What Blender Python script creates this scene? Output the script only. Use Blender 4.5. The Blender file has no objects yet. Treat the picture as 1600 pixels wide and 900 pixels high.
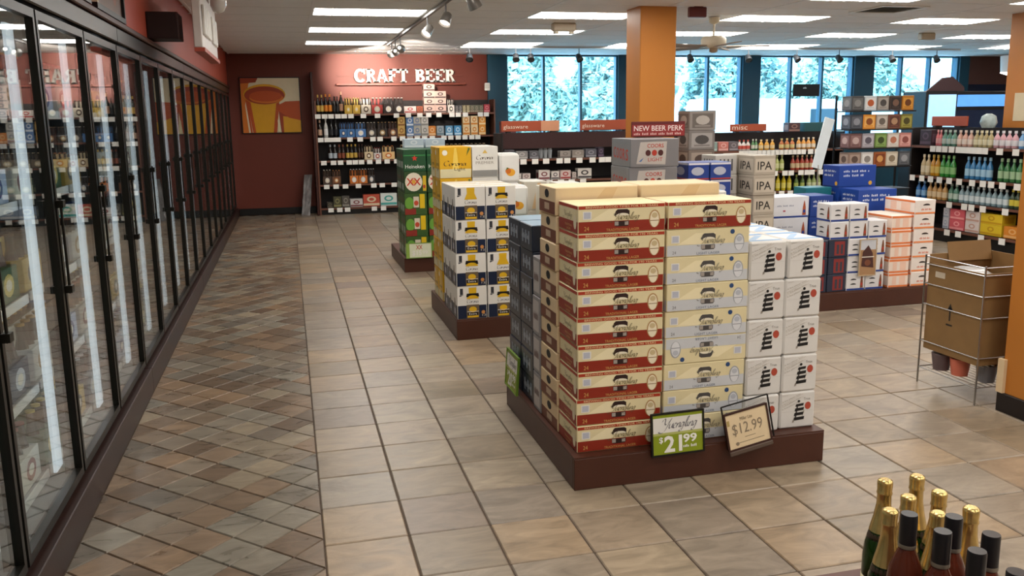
import bpy, math, random
from math import sin, cos, pi, radians
from mathutils import Matrix, Vector
random.seed(7)
SC = bpy.context.scene
COL = SC.collection

# ------------------------------------------------------------------ camera, world, exposure
cam_d = bpy.data.cameras.new('camera'); cam = bpy.data.objects.new('camera', cam_d); COL.objects.link(cam)
YAW, PITCH, ROLL, FPX, V0 = radians(14.17), radians(10.61), radians(-.8), 1357.0, 437.0
_f = Vector((sin(YAW)*cos(PITCH), cos(YAW)*cos(PITCH), -sin(PITCH)))
_r = Vector((cos(YAW), -sin(YAW), 0)); _u = _r.cross(_f)
_r2 = cos(ROLL)*_r + sin(ROLL)*_u; _u2 = -sin(ROLL)*_r + cos(ROLL)*_u
cam.matrix_world = Matrix(((_r2.x, _u2.x, -_f.x, 0), (_r2.y, _u2.y, -_f.y, 0), (_r2.z, _u2.z, -_f.z, 1.65), (0, 0, 0, 1)))
cam_d.sensor_width = 36; cam_d.lens = FPX/1600*36; cam_d.shift_y = (V0-450)/1600
cam_d.clip_start = .05; cam_d.clip_end = 200
SC.camera = cam
vs = SC.view_settings
vs.view_transform = 'Standard'; vs.look = 'None'; vs.gamma = 1; vs.use_curve_mapping = False; vs.exposure = 0.0
world = bpy.data.worlds.new('world'); SC.world = world; world.use_nodes = True
wb = world.node_tree.nodes['Background']; wb.inputs[0].default_value = (.80, .93, 1.0, 1); wb.inputs[1].default_value = 7.5
sun_d = bpy.data.lights.new('sun', 'SUN'); sun_d.energy = 6.5; sun_d.angle = radians(1.0); sun_d.color = (1, .97, .9)
sun = bpy.data.objects.new('sun', sun_d); COL.objects.link(sun); sun.rotation_euler = (radians(42), 0, radians(-25))
TROFFER, LED, SPOT = 11.0, .75, 800.0     # strengths of the lamps the shop has

# ------------------------------------------------------------------ materials
def lin(h):
    if not isinstance(h, str): return (*h[:3], 1)
    c = [int(h[i:i+2], 16)/255 for i in (0, 2, 4)]
    return tuple((x/12.92 if x <= .04045 else ((x+.055)/1.055)**2.4) for x in c) + (1,)
_M = {}
def M(col, rough=.5, metal=0., var=.05, scale=9., emit=0., spec=.4, coat=0., bump=0.):
    key = (col, rough, metal, var, scale, emit, spec, coat, bump)
    if key in _M: return _M[key]
    m = bpy.data.materials.new('paint_'+str(col)); m.use_nodes = True
    nt = m.node_tree; b = nt.nodes['Principled BSDF']
    c = lin(col)
    b.inputs['Roughness'].default_value = rough; b.inputs['Metallic'].default_value = metal
    b.inputs['Specular IOR Level'].default_value = spec; b.inputs['Coat Weight'].default_value = coat
    tc = nt.nodes.new('ShaderNodeTexCoord'); nz = nt.nodes.new('ShaderNodeTexNoise')
    nz.inputs['Scale'].default_value = scale; nz.inputs['Detail'].default_value = 3
    nt.links.new(tc.outputs['Object'], nz.inputs['Vector'])
    mr = nt.nodes.new('ShaderNodeMapRange')
    mr.inputs['To Min'].default_value = 1-var*1.6; mr.inputs['To Max'].default_value = 1+var*1.6
    nt.links.new(nz.outputs['Fac'], mr.inputs['Value'])
    mx = nt.nodes.new('ShaderNodeVectorMath'); mx.operation = 'SCALE'
    mx.inputs[0].default_value = c[:3]; nt.links.new(mr.outputs[0], mx.inputs['Scale'])
    nt.links.new(mx.outputs[0], b.inputs['Base Color'])
    if bump:
        bp = nt.nodes.new('ShaderNodeBump'); bp.inputs['Strength'].default_value = bump; bp.inputs['Distance'].default_value = .004
        nt.links.new(nz.outputs['Fac'], bp.inputs['Height']); nt.links.new(bp.outputs[0], b.inputs['Normal'])
    if emit:
        b.inputs['Emission Color'].default_value = c; b.inputs['Emission Strength'].default_value = emit
    _M[key] = m; return m
def glassmat(name, tint, refl_ior=1.5, rough=0., boost=1.0):
    m = bpy.data.materials.new(name); m.use_nodes = True; nt = m.node_tree
    for n in list(nt.nodes): nt.nodes.remove(n)
    o = nt.nodes.new('ShaderNodeOutputMaterial'); t = nt.nodes.new('ShaderNodeBsdfTransparent'); g = nt.nodes.new('ShaderNodeBsdfGlossy')
    mx = nt.nodes.new('ShaderNodeMixShader'); ge = nt.nodes.new('ShaderNodeNewGeometry')
    t.inputs[0].default_value = (*tint, 1); g.inputs['Roughness'].default_value = rough
    g.inputs[0].default_value = (boost, boost, boost, 1)
    def math_(op, a, b=None):
        n = nt.nodes.new('ShaderNodeMath'); n.operation = op
        for i, v in enumerate((a, b)):
            if v is None: continue
            if isinstance(v, (int, float)): n.inputs[i].default_value = v
            else: nt.links.new(v, n.inputs[i])
        return n.outputs[0]
    dt = nt.nodes.new('ShaderNodeVectorMath'); dt.operation = 'DOT_PRODUCT'; nt.links.new(ge.outputs['Incoming'], dt.inputs[0]); nt.links.new(ge.outputs['Normal'], dt.inputs[1])
    r0 = ((refl_ior-1)/(refl_ior+1))**2      # Schlick reflectance of one thin pane surface
    fr = math_('ADD', math_('MULTIPLY', math_('POWER', math_('SUBTRACT', 1., math_('ABSOLUTE', dt.outputs['Value'])), 5.), 1-r0), r0)
    nt.links.new(fr, mx.inputs[0]); nt.links.new(t.outputs[0], mx.inputs[1]); nt.links.new(g.outputs[0], mx.inputs[2])
    nt.links.new(mx.outputs[0], o.inputs[0]); return m
G_COOL = glassmat('cooler_glass', (.86, .9, .9), 1.45)
G_WIN = glassmat('window_glass', (.62, .86, 1.0), 1.45)
def bottleglass(name, col, rough=.05):
    m = bpy.data.materials.new(name); m.use_nodes = True; b = m.node_tree.nodes['Principled BSDF']
    b.inputs['Base Color'].default_value = lin(col); b.inputs['Roughness'].default_value = rough
    b.inputs['Transmission Weight'].default_value = .55; b.inputs['IOR'].default_value = 1.4
    nz = m.node_tree.nodes.new('ShaderNodeTexNoise'); nz.inputs['Scale'].default_value = 30
    mr = m.node_tree.nodes.new('ShaderNodeMapRange'); mr.inputs['To Min'].default_value = rough; mr.inputs['To Max'].default_value = rough+.05
    m.node_tree.links.new(nz.outputs['Fac'], mr.inputs['Value']); m.node_tree.links.new(mr.outputs[0], b.inputs['Roughness'])
    return m
def tilemat(name, cols, rough):
    m = bpy.data.materials.new(name); m.use_nodes = True; nt = m.node_tree; b = nt.nodes['Principled BSDF']; L = nt.links.new
    oi = nt.nodes.new('ShaderNodeObjectInfo'); ge = nt.nodes.new('ShaderNodeNewGeometry')
    ad = nt.nodes.new('ShaderNodeMath'); ad.operation = 'ADD'; fr = nt.nodes.new('ShaderNodeMath'); fr.operation = 'FRACT'
    L(oi.outputs['Random'], ad.inputs[0]); L(ge.outputs['Random Per Island'], ad.inputs[1]); L(ad.outputs[0], fr.inputs[0])
    cr = nt.nodes.new('ShaderNodeValToRGB'); cr.color_ramp.interpolation = 'LINEAR'
    e = cr.color_ramp.elements
    while len(e) < len(cols): e.new(.5)
    for i, c in enumerate(cols): e[i].position = i/(len(cols)-1); e[i].color = lin(c)
    L(fr.outputs[0], cr.inputs[0])
    of = nt.nodes.new('ShaderNodeVectorMath'); of.operation = 'SCALE'; of.inputs[0].default_value = (37, 53, 11); L(fr.outputs[0], of.inputs['Scale'])
    av = nt.nodes.new('ShaderNodeVectorMath'); av.operation = 'ADD'; L(ge.outputs['Position'], av.inputs[0]); L(of.outputs[0], av.inputs[1])
    mp = nt.nodes.new('ShaderNodeMapping'); mp.inputs['Scale'].default_value = (3.2, 8.0, 5); mp.inputs['Rotation'].default_value = (0, 0, .5)
    L(av.outputs[0], mp.inputs['Vector'])
    n1 = nt.nodes.new('ShaderNodeTexNoise'); n1.inputs['Scale'].default_value = 1.3; n1.inputs['Detail'].default_value = 7; n1.inputs['Roughness'].default_value = .62; n1.inputs['Distortion'].default_value = 1.2
    L(mp.outputs[0], n1.inputs['Vector'])
    mr = nt.nodes.new('ShaderNodeMapRange'); mr.inputs['From Min'].default_value = .3; mr.inputs['From Max'].default_value = .7
    mr.inputs['To Min'].default_value = .66; mr.inputs['To Max'].default_value = 1.3; L(n1.outputs['Fac'], mr.inputs['Value'])
    sc = nt.nodes.new('ShaderNodeVectorMath'); sc.operation = 'SCALE'; L(cr.outputs[0], sc.inputs[0]); L(mr.outputs[0], sc.inputs['Scale'])
    L(sc.outputs[0], b.inputs['Base Color'])
    r2 = nt.nodes.new('ShaderNodeMapRange'); r2.inputs['To Min'].default_value = rough-.08; r2.inputs['To Max'].default_value = rough+.14
    L(n1.outputs['Fac'], r2.inputs['Value']); L(r2.outputs[0], b.inputs['Roughness'])
    bp = nt.nodes.new('ShaderNodeBump'); bp.inputs['Strength'].default_value = .35; bp.inputs['Distance'].default_value = .006
    L(n1.outputs['Fac'], bp.inputs['Height']); L(bp.outputs[0], b.inputs['Normal'])
    return m
T_BIG = tilemat('slate_tile_beige', ['82735f', '968673', '8b8072', '9c876d', '7d6e61', '908576', '988872'], .31)
T_DIA = tilemat('slate_tile_mixed', ['7a6856', '665545', '888275', '826f5c', '8e755c', '6c655b', '968873'], .27)

# ------------------------------------------------------------------ mesh builder
_TXT = {}
def text2d(s, bold=0.):
    k = (s, bold)
    if k in _TXT: return _TXT[k]
    c = bpy.data.curves.new('lettering', 'FONT'); c.body = s; c.resolution_u = 2; c.offset = bold; c.size = 1
    o = bpy.data.objects.new('lettering', c); COL.objects.link(o)
    me = bpy.data.meshes.new_from_object(o.evaluated_get(bpy.context.evaluated_depsgraph_get()))
    v = [(p.co.x, p.co.y) for p in me.vertices]; f = [tuple(p.vertices) for p in me.polygons]
    bpy.data.objects.remove(o); bpy.data.curves.remove(c); bpy.data.meshes.remove(me)
    x0 = min(p[0] for p in v); x1 = max(p[0] for p in v); y0 = min(p[1] for p in v); y1 = max(p[1] for p in v)
    v = [((x-x0)/(x1-x0), (y-y0)/(y1-y0)) for x, y in v]
    _TXT[k] = (v, f); return _TXT[k]
SCRIPT = {
 'Y': (.86, [[(0, .72), (.06, .93), (.24, .98), (.3, .74), (.34, .48), (.5, .4), (.7, .62), (.9, 1.0)], [(.9, 1.0), (.74, .5), (.6, .02), (.44, -.32), (.18, -.42), (-.1, -.3), (.02, -.16)]]),
 'u': (.42, [[(0, .45), (.02, .1), (.12, 0), (.25, .12), (.34, .46), (.33, .1), (.44, .03)]]),
 'e': (.36, [[(0, .18), (.16, .26), (.25, .4), (.14, .48), (.02, .28), (.06, .04), (.2, 0), (.36, .14)]]),
 'n': (.42, [[(0, 0), (.05, .46), (.06, .2), (.2, .47), (.31, .4), (.28, .08), (.42, .03)]]),
 'g': (.42, [[(.3, .42), (.1, .47), (0, .2), (.1, .02), (.25, .2), (.33, .46), (.28, 0), (.2, -.34), (.02, -.4), (-.02, -.25), (.2, -.1), (.44, .1)]]),
 'l': (.27, [[(0, .1), (.15, .5), (.25, .95), (.15, 1.0), (.1, .6), (.12, .1), (.27, .02)]]),
 'i': (.2, [[(.02, .45), (.04, .1), (.2, .03)], [(.06, .62), (.1, .68)]]),
 'C': (.6, [[(.55, .8), (.4, .98), (.15, .85), (.03, .5), (.1, .12), (.32, 0), (.6, .15)]]),
 'o': (.4, [[(.2, .47), (.04, .35), (.05, .06), (.2, 0), (.34, .15), (.3, .42), (.2, .47), (.42, .38)]]),
 'r': (.33, [[(0, 0), (.05, .46), (.07, .25), (.18, .46), (.32, .42)]]),
 'a': (.42, [[(.3, .42), (.1, .47), (0, .2), (.1, .02), (.25, .15), (.33, .46), (.31, .08), (.42, .03)]]),
 's': (.3, [[(.25, .42), (.1, .46), (.06, .32), (.22, .18), (.16, .0), (0, .05)]]),
 'w': (.55, [[(0, .45), (.05, .05), (.15, 0), (.26, .4), (.3, .03), (.42, 0), (.52, .45)]]),
 ' ': (.3, []),
}
def catmull(p, n=4):
    q = [p[0]]+list(p)+[p[-1]]; out = []
    for i in range(1, len(q)-2):
        for k in range(n):
            t = k/n; a, b, c, d = q[i-1], q[i], q[i+1], q[i+2]
            out.append(tuple(.5*((2*b[j])+(-a[j]+c[j])*t+(2*a[j]-5*b[j]+4*c[j]-d[j])*t*t+(-a[j]+3*b[j]-3*c[j]+d[j])*t**3) for j in (0, 1)))
    out.append(p[-1]); return out
def script2d(s, nib=.055, slant=.35):
    V, F = [], []; x = 0; nx, ny = cos(radians(38))*nib, sin(radians(38))*nib
    for ch in s:
        adv, st = SCRIPT[ch]
        for p in st:
            pts = catmull([(a+x+slant*b, b) for a, b in p]); i0 = len(V)
            for a, b in pts: V += [(a+nx, b-ny*.2+ny), (a-nx, b-ny)]
            for k in range(len(pts)-1): F.append((i0+2*k, i0+2*k+1, i0+2*k+3, i0+2*k+2))
        x += adv
    x0 = min(p[0] for p in V); x1 = max(p[0] for p in V); y0 = min(p[1] for p in V); y1 = max(p[1] for p in V)
    return [((a-x0)/(x1-x0), (b-y0)/(y1-y0)) for a, b in V], F
def ellipse(cu, cv, ru, rv, n=16, a0=0., a1=360.):
    full = abs(a1-a0) >= 360
    k = n if full else n+1
    return [(cu+ru*cos(radians(a0+(a1-a0)*i/n)), cv+rv*sin(radians(a0+(a1-a0)*i/n))) for i in range(k)]
def rect(u0, v0, u1, v1): return [(u0, v0), (u1, v0), (u1, v1), (u0, v1)]
class MB:
    def __init__(s): s.V = []; s.F = []; s.I = []; s.mats = []; s.fr = None; s.sm = []
    def mi(s, m):
        if m not in s.mats: s.mats.append(m)
        return s.mats.index(m)
    def add(s, vs_, fs, m, smooth=False):
        i0 = len(s.V); s.V += [tuple(v) for v in vs_]; k = s.mi(m)
        for f in fs: s.F.append(tuple(i+i0 for i in f)); s.I.append(k); s.sm.append(smooth)
        return s
    def box(s, x0, x1, y0, y1, z0, z1, m, b=0.):
        if b <= 0:
            v = [(x, y, z) for z in (z0, z1) for y in (y0, y1) for x in (x0, x1)]
            return s.add(v, [(0, 2, 3, 1), (4, 5, 7, 6), (0, 1, 5, 4), (2, 6, 7, 3), (0, 4, 6, 2), (1, 3, 7, 5)], m)
        lo, hi = (x0, y0, z0), (x1, y1, z1); V = []; idx = {}
        for sx in (0, 1):
            for sy in (0, 1):
                for sz in (0, 1):
                    sg = (sx, sy, sz)
                    for ax in range(3):
                        p = []
                        for k in range(3):
                            e = hi[k] if sg[k] else lo[k]
                            p.append(e if k == ax else (e-b if sg[k] else e+b))
                        idx[(sg, ax)] = len(V); V.append(tuple(p))
        c = Vector([(lo[k]+hi[k])/2 for k in range(3)]); F = []
        def face(ids):
            p = [Vector(V[i]) for i in ids]; n = (p[1]-p[0]).cross(p[2]-p[0]); mid = sum(p, Vector())/len(p)
            F.append(tuple(ids) if n.dot(mid-c) > 0 else tuple(reversed(ids)))
        for ax in range(3):
            o1, o2 = [k for k in range(3) if k != ax]
            for sd in (0, 1):
                ids = []
                for a, bb in ((0, 0), (1, 0), (1, 1), (0, 1)):
                    sg = [0]*3; sg[ax] = sd; sg[o1] = a; sg[o2] = bb; ids.append(idx[(tuple(sg), ax)])
                face(ids)
        for ax in range(3):
            o1, o2 = [k for k in range(3) if k != ax]
            for a in (0, 1):
                for bb in (0, 1):
                    s0 = [0]*3; s1 = [0]*3; s0[o1] = s1[o1] = a; s0[o2] = s1[o2] = bb; s1[ax] = 1
                    s0, s1 = tuple(s0), tuple(s1); face([idx[(s0, o1)], idx[(s1, o1)], idx[(s1, o2)], idx[(s0, o2)]])
        for sx in (0, 1):
            for sy in (0, 1):
                for sz in (0, 1): face([idx[((sx, sy, sz), a)] for a in range(3)])
        return s.add(V, F, m)
    def lathe(s, prof, m, n=12, cx=0, cy=0, z0=0, cap=True):
        V = []; F = []
        for r, z in prof:
            for k in range(n): V.append((cx+r*cos(2*pi*k/n), cy+r*sin(2*pi*k/n), z0+z))
        for i in range(len(prof)-1):
            for k in range(n): F.append((i*n+k, i*n+(k+1) % n, (i+1)*n+(k+1) % n, (i+1)*n+k))
        s.add(V, F, m, True)
        if cap:
            s.add([V[k] for k in range(n)], [tuple(reversed(range(n)))], m); s.add(V[-n:], [tuple(range(n))], m)
        return s
    def tube(s, a, b, r, m, n=6):
        a, b = Vector(a), Vector(b); d = (b-a).normalized(); t = d.orthogonal().normalized(); w = d.cross(t)
        V = [p+(t*cos(2*pi*k/n)+w*sin(2*pi*k/n))*r for p in (a, b) for k in range(n)]
        F = [(k, (k+1) % n, n+(k+1) % n, n+k) for k in range(n)] + [tuple(reversed(range(n))), tuple(range(n, 2*n))]
        return s.add(V, F, m)
    def prism(s, pts, m, depth, y=0.):
        """outline in x,z extruded backwards along y"""
        n = len(pts); V = [(u, y, v) for u, v in pts]+[(u, y+depth, v) for u, v in pts]
        F = [tuple(range(n)), tuple(reversed(range(n, 2*n)))] + [(k, n+k, n+(k+1) % n, (k+1) % n) for k in range(n)]
        return s.add(V, F, m)
    # printing on a face
    def on(s, o, u, v): s.fr = (Vector(o), Vector(u), Vector(v), Vector(u).cross(Vector(v)).normalized()); return s
    def face(s, w, d, h, side):
        return s.on(*{'front': ((-w/2, -d/2, 0), (1, 0, 0), (0, 0, 1)), 'back': ((w/2, d/2, 0), (-1, 0, 0), (0, 0, 1)),
                      'left': ((-w/2, d/2, 0), (0, -1, 0), (0, 0, 1)), 'right': ((w/2, -d/2, 0), (0, 1, 0), (0, 0, 1)),
                      'top': ((-w/2, -d/2, h), (1, 0, 0), (0, 1, 0))}[side])
    def d(s, pts, m, lift=.0006):
        o, u, v, n = s.fr
        return s.add([o+u*a+v*b+n*lift for a, b in pts], [tuple(range(len(pts)))], m)
    def dmesh(s, vf, u0, v0, w, h, m, rot=0., lift=.0012):
        o, u, v, n = s.fr; c, sn = cos(radians(rot)), sin(radians(rot)); V = []
        for a, b in vf[0]:
            a, b = a*w, b*h; V.append(o+u*(u0+a*c-b*sn)+v*(v0+a*sn+b*c)+n*lift)
        return s.add(V, vf[1], m)
    def text(s, t, u0, v0, w, h, m, rot=0., bold=0., lift=.0012): return s.dmesh(text2d(t, bold), u0, v0, w, h, m, rot, lift)
    def marks(s, u0, v0, w, h, m, n=14, lift=.0012):
        """a line of lettering too blurred to read: short strokes of uneven height"""
        for k in range(n):
            if k % 5 == 4: continue
            a = u0+w*k/n; q = h*(.7+.3*((k*7) % 3)/2)
            s.d(rect(a, v0, a+w/n*.62, v0+q), m, lift)
        return s
    def mesh(s, name):
        me = bpy.data.meshes.new(name); me.from_pydata(s.V, [], s.F)
        for m in s.mats: me.materials.append(m)
        me.polygons.foreach_set('material_index', s.I); me.polygons.foreach_set('use_smooth', s.sm); me.update(); return me

def tag(o, label, cat, group=None, kind=None):
    if label: o['label'] = label
    if cat: o['category'] = cat
    if group: o['group'] = group
    if kind: o['kind'] = kind
    return o
def obj(name, me, parent=None, loc=(0, 0, 0), rz=0., rx=0., ry=0.):
    if isinstance(me, MB): me = me.mesh(name)
    o = bpy.data.objects.new(name, me); COL.objects.link(o)
    o.parent = parent; o.location = loc; o.rotation_euler = (radians(rx), radians(ry), radians(rz)); return o
def thing(name, label, cat, loc=(0, 0, 0), group=None, rz=0., rx=0., ry=0.):
    return tag(obj(name, None, None, loc, rz, rx, ry), label, cat, group)
def put(name, me, label, cat, loc, group=None, rz=0., parts=(), ry=0., rx=0.):
    o = tag(obj(name, me, None, loc, rz, rx, ry), label, cat, group)
    for pn, pm in parts: obj(pn, pm, o)
    return o
def struct(name, me, parent=None, **k):
    o = obj(name, me, parent, **k)
    if parent is None: o['kind'] = 'structure'
    return o
def B(x0, x1, y0, y1, z0, z1, m, b=0.): return MB().box(x0, x1, y0, y1, z0, z1, m, b)
J = lambda a: random.uniform(-a, a)

# ------------------------------------------------------------------ colours
WALLRED = M('66291a', .55, var=.05, scale=3); TEAL = M('1c4658', .5); BLACK = M('0d0c0d', .4); DARK = M('1c1413', .5)
BASEBRN = M('4a281c', .42, var=.08); ORANGE = M('b8742b', .45, var=.04, scale=3); WHITE = M('e6e3dc', .45); OFFW = M('cfcac0', .55)
CREAM = M('e0d3a8', .45); LRED = M('8e2a17', .45); GOLDP = M('d3a45e', .4); SILVER = M('c9ccd0', .35); BARC = M('b9bcc8', .5)
TAN = M('dcc39c', .55); NAVY = M('16223c', .4); YEL = M('e0b21f', .4); METAL = M('b9b9b6', .3, 1.); GREYM = M('77777a', .4)
TAGW = M('efeee9', .5); CARDB = M('86673f', .7, var=.08); BRNP = M('5d4a33', .5); SHELFBLK = M('191213', .55); WOODTRIM = M('6b4334', .5)
CEIL = M('e6e5e4', .8, var=.02); TBAR = M('e4e4e4', .5); FRAMEBLK = M('131214', .35, .2); SOFFIT = M('b04f3c', .5, var=.05, scale=2)
LITE = M('dcdad6', .4); RED = M('b3392b', .45); BLUE = M('1f3f8f', .4); GRN = M('2f6d35', .45); LGREY = M('a9a8a6', .5); DGREY = M('3b3b3e', .5)
STRUC = []

# ================================================================== the setting
H, YB, XL, XR, YF = 2.78, 16.0, -.95, 16.0, -3.0
grout = M('54463a', .8, var=.1, scale=20)
floor = struct('floor', B(-2.0, XR+.2, YF-.2, YB+.3, -.12, -.006, grout))
def proj(x, y, z):
    d = Vector((x, y, z-1.65)); c = (d.dot(_r2), d.dot(_u2), d.dot(_f))
    return (800+FPX*c[0]/c[2], V0-FPX*c[1]/c[2], c[2]) if c[2] > .1 else (-9999, -9999, 0)
def clear_of(x, y, boxes): return not any(a < x < b and c < y < d for a, b, c, d in boxes)
ISL = [(1.15, 2.41, 3.47, 4.72), (1.15, 2.41, 6.26, 7.48), (1.15, 2.41, 9.31, 10.55), (2.5, 3.93, 6.3, 7.55), (3.98, 5.40, 6.3, 7.55)]
TS = .335; TX0, TY0 = .045, 3.26
def tilemesh(w, m, b=.004, g=.0035):
    h = w/2-g
    return B(-h, h, -h, h, -.02, 0, m, b)
big = tilemesh(TS, T_BIG).mesh('tile')
cells = []
for i in range(0, 47):
    for j in range(-18, 38):
        x, y = TX0+(i+.5)*TS, TY0+(j+.5)*TS
        if x > XR or y > YB or y < YF: continue
        u, v, w = proj(x, y, 0)
        seen = -60 < u < 1660 and 300 < v < 960 and clear_of(x, y, ISL)
        cells.append((0 if seen else 1, w if seen else 99, x, y))
cells.sort()
for k, (s_, w_, x, y) in enumerate(cells[:300]): obj('tile', big, floor, (x, y, J(.0006)))
rest = MB()
for s_, w_, x, y in cells[300:]:
    h = TS/2-.0035; rest.add([(x-h, y-h, 0), (x+h, y-h, 0), (x+h, y+h, 0), (x-h, y+h, 0), (x-h-.002, y-h-.002, -.006), (x+h+.002, y-h-.002, -.006), (x+h+.002, y+h+.002, -.006), (x-h-.002, y+h+.002, -.006)],
             [(0, 1, 2, 3), (4, 5, 1, 0), (5, 6, 2, 1), (6, 7, 3, 2), (7, 4, 0, 3)], T_BIG)
obj('distant_tiles', rest, floor)['kind'] = 'stuff'
# the diamond band beside the coolers
DG = .945/4
def diam(kind, m=T_DIA, g=.0045):
    h = DG/2-g; P = {'f': [(-h, 0), (0, -h), (h, 0), (0, h)], 'l': [(.002, -h), (h, 0), (.002, h)], 'r': [(-h, 0), (-.002, -h), (-.002, h)]}[kind]
    n = len(P); b = MB(); c = [(sum(p[0] for p in P)/n, sum(p[1] for p in P)/n)]*1
    cx, cy = c[0]; inn = [(cx+(x-cx)*.965, cy+(y-cy)*.965) for x, y in P]
    V = [(x, y, 0) for x, y in inn]+[(x, y, -.004) for x, y in P]+[(x, y, -.02) for x, y in P]
    F = [tuple(range(n)), tuple(reversed(range(2*n, 3*n)))]
    for q in (0, n):
        F += [(q+n+k, q+n+(k+1) % n, q+(k+1) % n, q+k) for k in range(n)]
    return b.add(V, F, m)
dm = {k: diam(k) for k in 'flr'}; dme = {k: dm[k].mesh('small_tile') for k in 'flr'}
dl = []
for j in range(-40, 110):
    y = 3.2+j*DG/2
    if y > YB-.1 or y < YF: continue
    if j % 2: L_ = [(-.9+DG*(k+.5), 'f') for k in range(4)]
    else: L_ = [(-.9, 'l')]+[(-.9+DG*k, 'f') for k in (1, 2, 3)]+[(.045, 'r')]
    for x, kd in L_:
        u, v, w = proj(x, y, 0); seen = -40 < u < 1640 and 300 < v < 940
        dl.append((0 if seen else 1, w if seen else 99, x, y, kd))
dl.sort()
for s_, w_, x, y, kd in dl[:300]: obj('small_tile', dme[kd], floor, (x, y, J(.0006)))
rest = MB()
for s_, w_, x, y, kd in dl[300:]:
    V = [(a+x, b+y, c) for a, b, c in dm[kd].V]; rest.add(V, dm[kd].F, T_DIA)
obj('distant_small_tiles', rest, floor)['kind'] = 'stuff'

# ceiling with its panels and T-bars
ceil = struct('ceiling', B(-2.0, XR+.2, YF-.2, YB+.3, H+.03, H+.15, CEIL))
GX, GY = 1.22, .65
CX0, CY0 = .32-GX, 9.5-GY*20
tro_cells = set()
for i in range(1, 13, 2):
    for j in range(-1, 30, 3): tro_cells.add((i, j+0))
pan = B(.006, GX-.006, .006, GY-.006, 0, .03, CEIL, .004).mesh('ceiling_panel')
def troffer_here(i, j): return i % 2 == 1 and 1 <= i <= 11 and (j-20) % 3 == 0 and j >= 1 and j <= 26
bars = MB()
for i in range(0, 14):
    for j in range(0, 30):
        x, y = CX0+i*GX, CY0+j*GY
        if x+GX > XR+.3 or y < YF or y+GY > YB+.06: continue
        if not troffer_here(i, j) and y > 6.4 and x+GX < 15.3: obj('ceiling_panel', pan, ceil, (x, y, H))
    obj('ceiling_grid_bar', B(CX0+i*GX-.012, CX0+i*GX+.012, YF, YB, H-.004, H+.004, TBAR), ceil)
bar = B(-2, XR, -.012, .012, H-.003, H+.003, TBAR).mesh('ceiling_grid_bar')
for j in range(0, 31):
    y = CY0+j*GY
    if 6 < y < YB: obj('ceiling_grid_bar', bar, ceil, (0, y, 0))
# walls
wall_b = struct('wall_back', MB().box(-2.0, 3.62, YB, YB+.2, -.1, H+.1, WALLRED).box(3.62, XR, YB, YB+.2, -.1, .95, TEAL))
struct('baseboard_back', B(-.9, .44, YB-.018, YB, 0, .12, BLACK, .004))
bays = [(3.98, 6.17), (6.62, 8.79), (9.18, 11.32), (11.78, 13.86)]
edges = [3.62]+[e for b_ in bays for e in b_]+[14.1]
for k in range(0, len(edges), 2): obj('teal_pier', B(edges[k], edges[k+1], YB-.06, YB+.2, .95, H+.1, TEAL, .004), wall_b)
obj('brown_wall_panel', B(14.1, XR, YB-.02, YB+.2, 2.2, H+.1, M('5a3a33', .6)), wall_b)
obj('dark_blue_wall_panel', B(14.1, XR, YB-.02, YB+.2, .95, 2.2, M('141c33', .4)), wall_b)
WFR = M('2d5a72', .4)
for k, (a, b_) in enumerate(bays):
    w = struct('window_%d' % (k+1), MB().box(a, b_, YB, YB+.12, .95, 1.0, WFR).box(a, b_, YB, YB+.12, H-.03, H+.02, WFR))
    n = 3
    for q in range(n+1):
        x = a+(b_-a)*q/n; t = .022 if 0 < q < n else .03
        obj('mullion', B(x-t, x+t, YB-.01, YB+.12, 1.0, H-.03, WFR, .003), w)
    for q in range(n):
        x0, x1 = a+(b_-a)*q/n+.02, a+(b_-a)*(q+1)/n-.02
        obj('pane', B(x0, x1, YB+.05, YB+.056, 1.0, H-.03, G_WIN), w)
struct('wall_right', B(XR, XR+.2, YF-.2, YB+.2, -.1, H+.1, M('8f8178', .7)))
struct('wall_front', B(-2.0, XR, YF-.2, YF, -.1, H+.1, M('8f8178', .7)))
wl = struct('wall_left', MB().box(-2.0, -1.85, YF, YB, -.1, H+.1, M('9a9a98', .6)).box(-1.85, XL, YF, YB, 2.2, H+.1, SOFFIT))
obj('soffit_moulding', B(XL, XL+.035, YF, YB, 2.2, 2.235, M('4a2c24', .45), .006), wl)
# pillars
def pillar(x0, x1, y0, y1, k):
    p = struct('trim_%d' % k, B(x0, x1, y0, y1, 0, H+.02, ORANGE, .008)); p['label'] = 'square orange painted pillar'
    return p
p1 = pillar(3.67, 4.08, 8.85, 9.25, 1); p2 = pillar(8.5, 8.9, 8.62, 9.0, 2); p3 = pillar(3.765, 4.2, 3.36, 3.83, 3)
for (a, b_, c, d_), p in (((3.67, 4.08, 8.85, 9.25), p1), ((8.5, 8.9, 8.62, 9.0), p2), ((3.765, 4.2, 3.36, 3.83), p3)):
    obj('pillar_base', MB().box(a-.014, b_+.014, c-.014, d_+.014, 0, .11, DARK, .004), p)
obj('corner_guard', B(3.745, 3.765, 3.80, 3.845, .11, .3, TAN), p3)

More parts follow.
